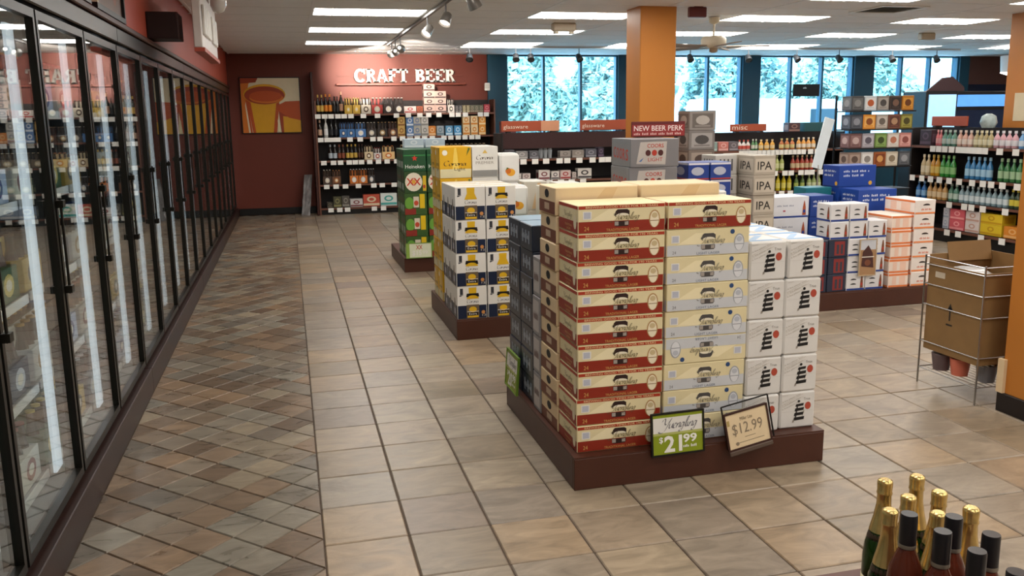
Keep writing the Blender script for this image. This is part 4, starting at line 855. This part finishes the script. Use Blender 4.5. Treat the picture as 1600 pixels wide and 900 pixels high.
def plinth(k, label):
    x0, x1, y0, y1 = ISL[k]
    t = thing('display_platform', label, 'platform', (x0, y0, 0), 'brown island bases')
    for nm, a in (('side_panel', (0, x1-x0, 0, .02)), ('side_panel', (0, x1-x0, y1-y0-.02, y1-y0)), ('side_panel', (0, .02, .02, y1-y0-.02)), ('side_panel', (x1-x0-.02, x1-x0, .02, y1-y0-.02))):
        obj(nm, B(a[0], a[1], a[2], a[3], 0, .148, BASEBRN, .003), t)
    obj('deck', B(.001, x1-x0-.001, .001, y1-y0-.001, .148, .155, BASEBRN), t)
plinth(0, 'brown island base carrying red and cream lager cases and the price signs')
plinth(1, 'brown island base under white and navy bottle cartons')
plinth(2, 'brown island base under green import beer cartons')
plinth(3, 'brown island base hidden behind the large front island')
plinth(4, 'brown island base under the orange cans near the cardboard box')
ZB = .1555
ORD = ['lowest', 'second up', 'third up', 'fourth up', 'fifth up', 'sixth up', 'seventh up', 'eighth up', 'ninth up']
def nth(label, k, n): return label+', '+('topmost' if k == n-1 else ORD[k])
def stack(name, me, label, cat, x, y, n, dz, group, z0=ZB, rz=0., jit=.003, jr=.5, parts=(), skip=(), flip=()):
    for k in range(n):
        if k in skip: continue
        o = put(name, me, nth(label, k, n), cat, (x+J(jit), y+J(jit), z0+k*(dz+.0008)), group, rz=rz+J(jr), parts=parts)
        if k in flip: o.rotation_euler.y = pi; o.location.z += dz
# ---- island 1
lm, lh = lager(True).mesh('lager_case'), hand_hole(True).mesh('hand_hole'); sm_, sh_ = lager(False).mesh('light_lager_case'), hand_hole(False).mesh('hand_hole')
stack('lager_case', lm, 'red and cream lager case at the front island corner', 'beer case', 1.385, 3.658, 9, .1235, 'red lager cases', parts=[('hand_hole', lh)], jr=.7)
stack('light_lager_case', sm_, 'cream and silver light lager case', 'beer case', 1.803, 3.66, 8, .1235, 'silver light lager cases', parts=[('hand_hole', sh_)], jr=.7, flip=(3,))
put('lager_case', lm, 'red and cream lager can case lying on top of the silver light lager cases', 'beer case', (1.806, 3.657, ZB+8*.1243), None, parts=[('hand_hole', lh)])
mm = lite().mesh('light_beer_carton')
for i, x in enumerate((2.108, 2.302)):
    for r in range(3):
        if r == 0: stack('light_beer_carton', mm, ('white can carton with tall black lettering beside the silver cases', 'white can carton with tall black lettering at the outer corner')[i], 'beer carton', x, 3.665+r*.283, 5, .1835, 'white cartons with black lettering', jr=2.0, jit=.003)
        else: stack('light_beer_carton', mm, ('white black-lettered can carton in the rear inner stacks', 'white black-lettered can carton in the rear outer stacks')[i], 'beer carton', x, 3.67+r*.286, 5+(1 if r == 2 and i == 0 else 0), .1835, 'rear white cartons with black lettering', jr=.8)
tm = brandbox(.405, .265, .129, TAN, f_tan, f_tanside).mesh('tan_case')
for i, x in enumerate((1.375, 1.79)):
    for k in range(9): put('tan_case', tm, nth(('plain tan can case behind the red lager cases', 'plain tan can case behind the silver lager cases')[i], k, 9), 'beer case', (x+J(.003), 3.935+J(.003), ZB+k*.1305), 'tan cases', rz=J(.6))
gm = brandbox(.405, .13, .2, M('8d8a8c', .45), f_grey).mesh('grey_carton')
for i, x in enumerate((1.375, 1.79)): stack('grey_carton', gm, ('slim grey carton on the aisle side between tan and navy cases', 'slim grey carton hidden inside the front island')[i], 'beer carton', x, 4.145, 4, .2, 'slim grey cartons', jr=.5)
nm_ = brandbox(.4, .24, .135, M('1d2738', .3), f_navy).mesh('navy_case')
for i, x in enumerate((1.375, 1.785)):
    for y in (4.345, 4.592): stack('navy_case', nm_, ('dark navy can case on the aisle side', 'dark navy can case inside the front island')[i]+(' next to the slim grey cartons' if y < 4.5 else ' at the rear end'), 'beer case', x, y, 7, .135, 'navy cases', jr=.5)
# price signs
def sign_card(name, label, loc, rz, w, h, frame, paint, ry=0., rx=-4., curve=False):
    t = thing(name, label, 'price sign', loc, None, rz, rx, ry)
    obj('frame', MB().box(-w/2-.008, w/2+.008, -.002, .008, -.008, h+.008, frame, .003).box(-w/2-.008, w/2+.008, -.007, -.002, h, h+.008, frame).box(-w/2-.008, w/2+.008, -.007, -.002, -.008, 0, frame).box(-w/2-.008, -w/2, -.007, -.002, 0, h, frame).box(w/2, w/2+.008, -.007, -.002, 0, h, frame), t)
    c = MB(); c.on((-w/2, -.003, 0), (1, 0, 0), (0, 0, 1)); paint(c, w, h); obj('price_card', c, t); return t
GRN1, GRN2 = M('8a9a1f', .45), M('b4b86a', .45)
def p_yuen(c, w, h, big_='21'):
    c.d(rect(0, 0, w, h), GRN1, 0); c.d(rect(0, h*.48, w, h*.56), GRN2, .0004); c.d(rect(w*.01, h*.54, w*.99, h*.92), M('e4e2dc', .4), .0005)
    c.dmesh(script2d('Yuengling', .075), w*.1, h*.53, w*.8, h*.38, M('77757a', .4), lift=.0012); W_ = M('f0efe8', .4)
    c.text('$', w*.12, h*.27, w*.08, h*.17, W_, bold=.02); c.text(big_, w*.22, h*.04, w*.36, h*.42, W_, bold=.03); c.text('99', w*.6, h*.24, w*.28, h*.22, W_, bold=.03); c.marks(w*.6, h*.12, w*.28, h*.07, W_, 9)
sign_card('price_sign', 'green and white price sign reading 21.99 on the front island', (1.642, 3.452, .135), 0, .245, .185, BLACK, p_yuen, ry=-1.)
def p_lite(c, w, h):
    c.d(rect(0, 0, w, h), M('e2cda8', .5), 0); K = M('8c7d69', .5)
    c.text('Miller Lite', w*.34, h*.76, w*.3, h*.1, M('6a5a44', .5)); c.text('$12.99', w*.12, h*.34, w*.74, h*.36, K); c.d(rect(w*.4, h*.26, w*.66, h*.275), K, .001); c.d(rect(w*.24, h*.13, w*.86, h*.145), K, .001); c.d(ellipse(w*.2, h*.12, .009, .009, 10), K, .001); c.d(rect(w*.02, h*.68, w*.08, h*.84), M('b09a60', .5), .001)
t = sign_card('price_sign', 'tilted cream price card reading 12.99 in a brown curled frame', (2.0, 3.440, .140), 3, .215, .165, M('3a1e18', .45), p_lite, ry=-9., rx=-6)
obj('wire_holder', MB().tube((-.11, .012, .0), (-.11, .012, .205), .004, BLACK).tube((-.11, .012, .205), (.135, .012, .205), .004, BLACK).tube((.135, .012, .205), (.135, .012, 0), .004, BLACK), t)
obj('curled_edge', MB().box(-.115, .115, -.012, -.004, -.03, -.008, M('5a4a40', .5), .004), t)
def p_side(c, w, h): p_yuen(c, w, h, '20')
sign_card('price_sign', 'green and white price sign on the aisle side below the navy cases', (1.136, 4.55, .15), -90, .24, .2, M('6a8a2c', .45), p_side)
# ---- island 2
ca, cb_ = corona(False).mesh('bottle_carton'), corona(True).mesh('bottle_carton')
for i, x in enumerate((1.275, 1.509)):
    for r in range(3):
        y = 6.37+r*.192
        for k in range(4):
            put('bottle_carton', ca if (i == 0 and k == 3) or (i == 1 and k == 1) else cb_, nth(('white and navy bottle carton on the aisle side', 'white and navy bottle carton beside the aisle column')[i]+('' if r == 0 else ', behind the front row'), k, 4), 'beer carton', (x+J(.003), y, ZB+k*.2492), 'white and navy bottle cartons', rz=J(.6))
yl = brandbox(.262, .2, .252, M('d9a81c', .4), f_clight).mesh('bottle_carton'); pr = brandbox(.215, .2, .252, M('dcdad4', .4), f_prem).mesh('bottle_carton')
for y in (7.06, 7.27):
    stack('bottle_carton', yl, 'yellow light beer carton behind the white and navy cartons' if y < 7.2 else 'yellow light beer carton in the rearmost yellow stack', 'beer carton', 1.30, y, 5, .252, 'yellow cartons', jr=.5)
    stack('bottle_carton', pr, 'silver white premium carton beside the tall yellow stack' if y < 7.2 else 'silver white premium carton in the rearmost stack', 'beer carton', 1.545, y, 5, .252, 'silver white cartons', jr=.5)
mg = brandbox(.17, .2, .24, M('e2e1de', .4), f_mango, bev=.02).mesh('bottle_carton')
stack('bottle_carton', mg, 'white rounded carton with mango print beside the silver white cartons', 'beer carton', 1.752, 7.06, 5, .24, 'mango print cartons', jr=1)
stack('bottle_carton', mg, 'white rounded carton with mango print behind the navy cartons', 'beer carton', 1.73, 6.72, 4, .24, 'low mango print cartons', jr=1)
gmesh = brandbox(.17, .2, .24, M('2f8a4a', .4), f_mango, bev=.01).mesh('bottle_carton')
stack('bottle_carton', gmesh, 'bright green carton on the island of navy and white cartons', 'beer carton', 1.72, 6.42, 3, .24, 'bright green cartons', jr=1)
for q in range(3): stack('plain_case', brandbox(.2, .3, .24, M('c8c2b4', .5), f_tan).mesh('plain_case'), 'plain pale case at the back of the bottle carton island', 'beer case', 1.98+.215*(q % 2), 6.5+.33*(q//2*2+q % 2), 4, .24, 'plain pale cases', jr=.5)
# ---- island 3
hn = brandbox(.245, .2, .233, M('1f5030', .4), f_hein, f_hside).mesh('bottle_carton'); xx = brandbox(.245, .2, .233, M('2c4a26', .4), f_xx, f_hside).mesh('bottle_carton'); lmx = brandbox(.245, .2, .233, M('3a5a2a', .4), f_lime, f_hside).mesh('bottle_carton')
for i, x in enumerate((1.30, 1.555, 1.81)):
    for r in range(3):
        for k in range(5):
            me, lb = ((lmx, 'lime and red import carton in the green island'), (lmx, 'lime and red import carton in the green island'), (lmx, 'lime and red import carton in the green island'), (xx, 'green carton with red double letter emblem under the star cartons'), (hn, 'dark green carton with red star on top of the green island'))[k]
            put('import_carton', me, nth(lb+(', aisle column', ', middle column', ', far column')[i], k, 5), 'beer carton', (x+J(.003), 9.43+r*.207, ZB+k*.2338), 'green import cartons', rz=J(.6))
def p_xx(c, w, h):
    c.d(rect(0, 0, w, h), M('d8dcc0', .45), 0); c.d(rect(0, 0, w*.12, h), M('8aa84a', .45), .0004); c.text('XX', w*.38, h*.58, w*.26, h*.3, RED, bold=.02); c.text('$15', w*.22, h*.1, w*.38, h*.4, WHITE, bold=.02); c.text('99', w*.64, h*.2, w*.2, h*.28, WHITE)
sign_card('price_sign', 'pale green price sign at the foot of the green import island', (1.31, 9.288, .165), 0, .27, .15, M('7a9a4a', .45), p_xx)
pk = plainpack('c2d0de', 'e4eaf0', .22, .14, .1).mesh('can_pack')
for x in (1.36, 1.6): put('can_pack', pk, 'pale blue wrapped pack on top of the green island', 'beer pack', (x, 9.84, ZB+5*.2338+.001), 'pale blue packs')
# ---- island 4 (centre, behind the front island)
cs = brandbox(.405, .4, .2185, M('88898d', .3, .3), f_silver, f_silverside).mesh('silver_case')
stack('silver_case', cs, 'large silver can case with red lettering under the red perk sign', 'beer case', 2.752, 6.53, 6, .2185, 'silver cases', jr=.6)
ns = thing('display_sign', 'dark red NEW BEER PERK sign standing on the silver cases', 'sign', (2.93, 6.66, ZB+6*.2193+.002))
b = MB().box(-.235, .235, 0, .012, .004, .125, M('5c1c1e', .45), .003).on((-.235, 0, 0), (1, 0, 0), (0, 0, 1)); b.d(rect(.006, .008, .464, .1), M('8a2a2a', .45), .0008)
obj('board', b, ns); b = MB().on((-.235, -.0012, 0), (1, 0, 0), (0, 0, 1)); b.text('NEW BEER PERK', .02, .05, .43, .042, M('e6d4d0', .45), bold=.01); b.marks(.02, .018, .43, .018, M('d8b0aa', .45), 30); obj('lettering', b, ns)
obj('foot', B(-.2, .2, -.03, .05, 0, .004, DARK), ns)
bb = brandbox(.183, .26, .14, M('27408a', .35), f_blue).mesh('blue_carton')
for x in (3.155, 3.345): stack('blue_carton', bb, 'royal blue can carton next to the silver cases' if x < 3.2 else 'royal blue can carton next to the striped grey cartons', 'beer carton', x, 6.5, 8, .139, 'royal blue cartons', jr=.6)
ip = brandbox(.2, .265, .164, M('aba192', .5), f_ipa).mesh('grey_carton'); sp_ = brandbox(.2, .26, .164, M('b2aea8', .5), f_stripe).mesh('grey_carton')
for y in (6.64, 6.92): stack('grey_carton', ip, 'warm grey carton printed with large IPA letters', 'beer carton', 3.82, y, 7, .164, 'grey lettered cartons', jr=.6)
stack('grey_carton', sp_, 'pale grey striped carton beside the large lettered cartons', 'beer carton', 3.58, 6.85, 7, .164, 'striped grey cartons', jr=.6)
# ---- island 5 (right)
w24 = brandbox(.47, .28, .19, M('dfe1e6', .4), f_white24).mesh('white_case'); b24 = brandbox(.23, .28, .19, M('1f3f8c', .4), f_bluecase).mesh('blue_case')
stack('white_case', w24, 'wide white case with bottle print and blue foot behind the white lettered cartons', 'beer case', 4.255, 7.02, 4, .19, 'wide white cases', jr=.6)
stack('blue_case', b24, 'royal blue case beside the wide white cases', 'beer case', 4.62, 7.02, 4, .19, 'narrow blue cases', jr=.6)
dr = brandbox(.176, .2, .148, M('2c3346', .4), f_dr).mesh('dark_carton'); wbm = brandbox(.176, .2, .148, M('dedee0', .4), f_wb).mesh('white_carton')
for x in (4.14, 4.325): stack('dark_carton', dr, 'dark slate and red carton at the end of the orange can island', 'beer carton', x+.1, 6.42, 3, .148, 'slate and red cartons', jr=.6)
stack('white_carton', wbm, 'white and blue bottle carton stacked on the slate and red cartons', 'beer carton', 4.425, 6.42, 2, .148, 'raised white and blue cartons', z0=ZB+3*.1488, jr=.8)
for i, x in enumerate((4.612, 4.797)): stack('white_carton', wbm, 'white and blue bottle carton beside the orange can stack', 'beer carton', x, 6.42, (5, 4)[i], .148, 'white and blue cartons', jr=.8)
o1 = brandbox(.205, .4, .124, M('e8e0da', .45), f_orange, f_orange2).mesh('orange_case'); o2 = brandbox(.2, .4, .124, M('eddccf', .45), f_orange2).mesh('orange_case')
stack('orange_case', o2, 'pale peach and orange can case in the lower of two orange stacks', 'beer case', 5.04, 6.53, 5, .124, 'peach cases', jr=.6)
stack('orange_case', o1, 'white and orange can case with dark arch print in the taller orange stack', 'beer case', 5.265, 6.53, 6, .124, 'white and orange cases', jr=.6)
bc = brandbox(.4, .26, .2, M('1c4296', .4), f_bluecase).mesh('blue_case'); tc_ = brandbox(.28, .2, .2, M('1d6f7c', .4), f_mango).mesh('teal_case')
stack('blue_case', bc, 'large royal blue case standing behind the orange stacks', 'beer case', 5.18, 6.98, 4, .2, 'large blue cases', jr=.8)
stack('teal_case', tc_, 'teal case tucked behind the white and blue cartons', 'beer case', 4.82, 7.33, 4, .2, 'teal cases', jr=.8)
stack('blue_case', bc, 'royal blue case at the rear of the orange can island', 'beer case', 5.19, 7.3, 5, .2, 'rear blue cases', jr=.8)
def p_post(c, w, h):
    c.d(rect(0, 0, w, h), M('a8835e', .5), 0); c.d(rect(0, h*.72, w, h), M('c8ccd4', .45), .0004); c.d([(w*.1, h*.25), (w*.9, h*.2), (w*.8, h*.62), (w*.5, h*.85), (w*.15, h*.66)], M('4a2a26', .5), .0008); c.d(rect(w*.1, h*.5, w*.9, h*.53), M('d8d0c8', .5), .0012); c.d(ellipse(w*.5, h*.35, w*.2, h*.09, 12), M('7a4a34', .5), .0012)
sign_card('poster', 'small brown printed poster hanging on the white and blue cartons', (4.70, 6.30, .29), 0, .15, .3, M('b8a284', .5), p_post, rx=0)

# ================================================================== carton tower and floor stack
tw = thing('display_rack', 'dark metal rack of craft can boxes in front of the windows', 'rack', (6.68, 9.45, 0))
zt = [.98, 1.21, 1.44, 1.665]
for a in (0, .92):
    obj('post', B(a, a+.02, .3, .32, 0, 1.86, BLACK), tw); obj('foot', B(a, a+.02, 0, .3, 0, .04, BLACK), tw)
for z in [.1, .4, .7]+zt: obj('shelf', B(.0, .94, .0, .32, z-.015, z, SHELFBLK), tw)
TC = [[('4a4a4c', '6a6a6a', '8a8a88', 'charcoal'), ('c9d2d8', 'e4e4e4', 'b85a2c', 'pale silver'), ('8f8880', 'b0aaa2', '4a4644', 'stone grey'), ('4a3a34', '2c2422', '7a5a4a', 'dark brown'), ('b8741c', 'd89a3c', '6a3a14', 'mustard')],
      [('3a3e48', '5a5e68', '8a8e98', 'slate'), ('d88a2c', 'e8b060', '8a4a1c', 'bright orange'), ('a89c90', 'c8beb4', '6a6058', 'warm grey'), ('7a4a3a', '5a342a', 'b08a6a', 'rust brown'), ('7a7028', 'a09a4a', '4a4418', 'olive')],
      [('6a4a48', '8a6a68', 'c0a8a4', 'dusty mauve'), ('9a949c', 'b8b4bc', '5a5460', 'lilac grey'), ('6f8a44', '8aa860', '3a4a20', 'leaf green'), ('cabfb4', 'dcd4cc', 'b8745a', 'ivory'), ('c08078', 'd8a49c', '8a4a44', 'rose')],
      [('8a7468', 'a89488', '5a4840', 'cocoa'), ('c8c4c0', 'dedcd8', '8a8480', 'chalk white'), ('a05a2c', '7a3a1c', 'd09a5a', 'copper'), ('c4b8a4', 'd8cebc', '8a7a64', 'sand'), ('4a4c50', '6a6c70', '9a9ca0', 'graphite')]]
for r in range(4):
    for k in range(5):
        c1, c2, c3, nm = TC[3-r][k]
        me = brandbox(.172, .2, .178, M(c1, .5), f_art(c1, c2, c3)).mesh('can_box')
        put('can_box', me, nm+' craft can box on the dark rack by the windows', 'can box', (6.68+.115+k*.178, 9.57, zt[r]+.001), 'craft can boxes on the rack', rz=J(2))
fc = [('7d7672', 'a09a96', '4a4644'), ('8d857f', '6a625c', 'b0a8a0'), ('74675f', '9a8c80', '4a3a34')]
for k in range(8):
    me = cached(('fs', k % 3), lambda: brandbox(.31, .3, .21, M(fc[k % 3][0], .5), f_art(*fc[k % 3])).mesh('floor_carton') if 0 else brandbox(.31, .3, .21, M(fc[k % 3][0], .5), f_art(*fc[k % 3])), 'floor_carton')
    put('floor_carton', me, nth('grey brown printed carton in the tall floor stack beside the pillar', k, 8), 'carton', (4.4+J(.006), 8.98+J(.006), .001+k*.2112), 'floor stack of printed cartons', rz=J(1))
# black sign hanging in the window
hs = thing('hanging_window_sign', 'small black sign hanging in the third window', 'sign', (9.93, YB-.04, 1.98))
b = MB().box(0, .6, -.012, .012, 0, .24, BLACK, .004).on((0, -.012, 0), (1, 0, 0), (0, 0, 1)); b.marks(.22, .15, .08, .035, TAGW, 4); obj('board', b, hs)
for q in (.1, .5): obj('chain', MB().tube((q, 0, .24), (q, 0, H-1.98), .004, METAL), hs)

# ================================================================== wire basket with cardboard box
bk = thing('wire_basket', 'chrome wire dump basket with a lower shelf beside an orange pillar', 'basket', (3.70, 3.94, 0))
WR = M('a8a8a8', .25, 1.); S_ = .47
for a in (0, S_):
    for c in (0, S_): obj('leg', MB().tube((a, c, 0), (a, c, .80), .006, WR), bk)
for z in (.1, .27, .50, .625, .745, .79):
    obj('hoop', MB().tube((0, 0, z), (S_, 0, z), .004, WR).tube((S_, 0, z), (S_, S_, z), .004, WR).tube((S_, S_, z), (0, S_, z), .004, WR).tube((0, S_, z), (0, 0, z), .004, WR), bk)
for z in (.1, .22):
    g = MB()
    for k in range(1, 12): g.tube((S_*k/12, 0, z), (S_*k/12, S_, z), .0022, WR, 4)
    obj('wire_shelf', g, bk)
cbx = thing('cardboard_box', 'tall open brown cardboard box sitting in the wire basket', 'box', (3.70+S_/2, 3.94+S_/2, .2235)); W2 = .222

for k in range(4):
    b = MB().box(-W2+.007, W2-.001, -W2, -W2+.006, 0, .53 if k < 2 else .58, CARDB)
    if k == 1:
        b.on((-W2, -W2, 0), (1, 0, 0), (0, 0, 1)); K = M('2a2420', .6); b.d(rect(.195, .21, .207, .29), K, .001); b.d([(.18, .275), (.222, .275), (.201, .315)], K, .001); b.d(rect(.175, .18, .225, .19), K, .001); b.d(rect(.06, .45, .14, .485), M('c8bca8', .5), .001)
    obj('box_wall', b, cbx, rz=-90*k)
obj('box_bottom', B(-W2+.007, W2-.007, -W2+.007, W2-.007, 0, .006, CARDB), cbx)
obj('box_flap', B(-.1, .21, -.003, .003, 0, .12, CARDB), cbx, (.0, W2-.02, .53), rx=-12)
put('plastic_wrap', MB().lathe([(.02, .02), (.11, .0), (.13, .03), (.08, .06), (.02, .05)], M('cfd2d4', .15, var=.3, scale=30), 9).mesh('plastic_wrap'), 'crumpled clear plastic lying in the open cardboard box', 'plastic', (3.86, 4.24, .675))
inner = tag(obj('packing_insert', B(-.19, .19, -.19, .19, 0, .44, M('8a6a46', .7))), 'brown packing insert filling the open cardboard box', 'insert'); inner.location = (3.70+S_/2, 3.94+S_/2, .2305)
for k, (x, y, c, nm) in enumerate(((3.80, 4.18, 'dd7a62', 'coral ribbed plastic cup on the low basket shelf'), (3.85, 4.03, '77767a', 'grey ribbed plastic cup on the low basket shelf'), (3.78, 4.31, '6a5a5c', 'dark ribbed plastic cup on the low basket shelf'))):
    prof = [(.045, 0)]
    for q in range(12): prof += [(.047+q*.0012, .004+q*.0085), (.044+q*.0012, .0085+q*.0085)]
    put('ribbed_cup', MB().lathe(prof, M(c, .4), 16).mesh('ribbed_cup'), nm, 'cup', (x, y, .1025))

# ================================================================== champagne table in the foreground
tb = thing('display_table', 'low dark brown display table carrying the champagne bottles', 'table', (.98, .85, 0))
TW = M('52291f', .4, var=.12, scale=5)
obj('table_top', B(0, .54, 0, 1.035, .40, .43, TW, .006), tb); obj('apron', MB().box(.03, .51, .99, 1.01, .32, .4, TW, .003), tb)
for a in (.03, .46):
    for c in (.04, .95): obj('leg', B(a, a+.05, c-.02, c+.03, 0, .4, TW, .004), tb)
GG, GR = bottleglass('green_bottle_glass', '1d3d10'), bottleglass('rose_bottle_glass', '7a3a28')
GOLD = M('d6ba78', .24, .85, var=.2, scale=50); GOLDT = M('e8cf86', .28, .8, var=.2, scale=60); CAPB = M('18171b', .35, var=.1); RING = M('8a8478', .35, .6)
cbm = MB().lathe([(.03, .012), (.041, 0), (.0425, .01), (.0425, .12), (.039, .155), (.03, .19), (.022, .225), (.0165, .26), (.0155, .3)], GG, 20).mesh('glass_body')
cfm = MB().lathe([(.031, .19), (.0228, .226), (.0176, .258), (.0166, .285), (.0185, .288), (.0185, .292), (.0172, .295), (.0185, .315), (.0175, .322), (.012, .325)], GOLD, 18).mesh('gold_foil')
cbd = MB().lathe([(.0425, .02), (.0432, .02), (.0432, .07), (.0425, .07)], M('d8cba8', .5), 20, cap=False).mesh('label_band')
cnk = MB().lathe([(.0312, .186), (.0338, .177), (.0352, .170), (.0322, .182)], M('3a2c20', .4), 18, cap=False).mesh('neck_label')
for x, y in ((1.385, 1.735), (1.478, 1.735), (1.465, 1.642), (1.472, 1.548), (1.378, 1.641), (1.288, 1.59), (1.382, 1.548)):
    t = thing('champagne_bottle', 'green champagne bottle with gold foil top on the dark table', 'bottle', (x, y, .4305), 'gold topped champagne bottles', rz=random.uniform(0, 360))
    obj('glass_body', cbm, t); obj('gold_foil', cfm, t); obj('label_band', cbd, t); obj('neck_label', cnk, t)
rbm = MB().lathe([(.03, .01), (.037, 0), (.0385, .012), (.0385, .2), (.034, .235), (.024, .262), (.0165, .28), (.0155, .34)], GR, 20).mesh('glass_body')
rcm = MB().lathe([(.0178, .282), (.0182, .284), (.0182, .356), (.0172, .36)], CAPB, 18).mesh('black_capsule')
rrm = MB().lathe([(.0186, .283), (.0190, .285), (.0190, .290), (.0186, .292)], RING, 18, cap=False).mesh('capsule_ring')
rlb = MB().lathe([(.0386, .05), (.0392, .05), (.0392, .14), (.0386, .14)], M('e6d8c8', .5), 20, cap=False).mesh('label_band')
for x, y in ((1.262, 1.497), (1.345, 1.46), (1.274, 1.41), (1.36, 1.372), (1.28, 1.322), (1.29, 1.235)):
    t = thing('rose_bottle', 'rose wine bottle with black capsule in front of the gold foil bottles', 'bottle', (x, y, .4305), 'black capped rose bottles', rz=random.uniform(0, 360))
    obj('glass_body', rbm, t); obj('black_capsule', rcm, t); obj('capsule_ring', rrm, t); obj('label_band', rlb, t)

# ================================================================== outside the windows
struct('ground_outside', B(-30, 60, YB+.3, 70, -.3, -.15, M('dcdcd8', .8, var=.06, scale=.5)))
def tree(x, y, h, r, label, cols, k):
    random.seed(100+k)
    t = thing('tree', label, 'tree', (x, y, -.15), 'trees outside the windows')
    obj('trunk', MB().lathe([(r*.09, 0), (r*.06, h*.5), (r*.03, h*.8)], M('6a5a4a', .8), 8), t)
    b = MB(); mats = [M(c, .6, var=.15, scale=1.5) for c in cols]
    for q in range(3600):
        a = random.uniform(0, 2*pi); zz = random.uniform(-1, 1); rr = random.uniform(.55, 1)**.5
        s_ = math.sqrt(max(0, 1-zz*zz)); lump = 1+.22*sin(3*a+zz*4+k)+.15*sin(7*a-zz*5)
        p = Vector((cos(a)*s_*r*rr*lump, sin(a)*s_*r*rr*lump, h*.58+zz*h*.45*rr))
        u = Vector((J(1), J(1), J(1))).normalized(); v = u.orthogonal().normalized(); sz = random.uniform(.1, .24)*(1.4 if y > 30 else 1)
        b.add([p-u*sz, p+v*sz*.5, p+u*sz, p-v*sz*.5], [(0, 1, 2, 3)], random.choice(mats))
    o = obj('crown', b, t); o['kind'] = 'stuff'
LF = [['a0b4a8', 'b0c2b4', '90a6a0'], ['a4b8b0', 'b2c4ba', '98aca8'], ['94acaa', 'a4bab4', '84a09c']]  # leaf colours paled to carry the overexposed daylight
_TR = [(6.6, 24, 2.9, 1.1, 'round leafy tree outside the first window'), (9.9, 26, 2.7, 1.2, 'small tree outside the first window beside the pillar'), (13.2, 24.5, 2.8, 1.1, 'leafy tree outside the second window'), (16.9, 26, 3.0, 1.2, 'pale green tree outside the third window'), (20.4, 26, 2.7, 1.2, 'bushy tree outside beyond the third window'), (24.0, 26, 3.0, 1.2, 'spreading tree outside the fourth window'), (9.2, 38, 5.6, 2.3, 'tall distant tree behind the first window trees'), (15.2, 39, 5.2, 2.4, 'distant tree behind the second window trees'), (21.5, 40, 5.4, 2.2, 'tall distant tree behind the third window trees'), (28, 40, 5.4, 2.4, 'distant tree behind the fourth window trees')]
for k, (x, y, h, r, lb) in enumerate(_TR):
    tree(x, y, h, r, lb, LF[k % 3], k)
for k, (x, y, lb) in enumerate(((10.6, 20.5, 'white panel van parked outside the second window'), (17.2, 21.5, 'white panel van parked outside the third window'))):
    v = thing('van', lb, 'van', (x, y, -.15), 'white vans outside')
    obj('body', MB().prism([(0, .35), (4.6, .35), (4.6, 1.1), (4.2, 1.25), (3.7, 2.0), (3.4, 2.15), (0.1, 2.2), (0, 2.0)], M('e8e8e8', .3), 1.8), v)
    for xx_ in (.9, 3.6): obj('wheel', MB().lathe([(.34, -.1), (.34, .1)], BLACK, 16), v, (xx_, .1, .34), rx=90)
    obj('window', B(2.7, 3.5, -.01, 0, 1.3, 1.9, M('30404a', .1)), v); obj('windscreen', MB().add([(4.12, .1, 1.37), (4.12, 1.7, 1.37), (3.74, 1.65, 1.98), (3.74, .15, 1.98)], [(0, 1, 2, 3)], M('30404a', .1)), v, (.02, 0, .02))
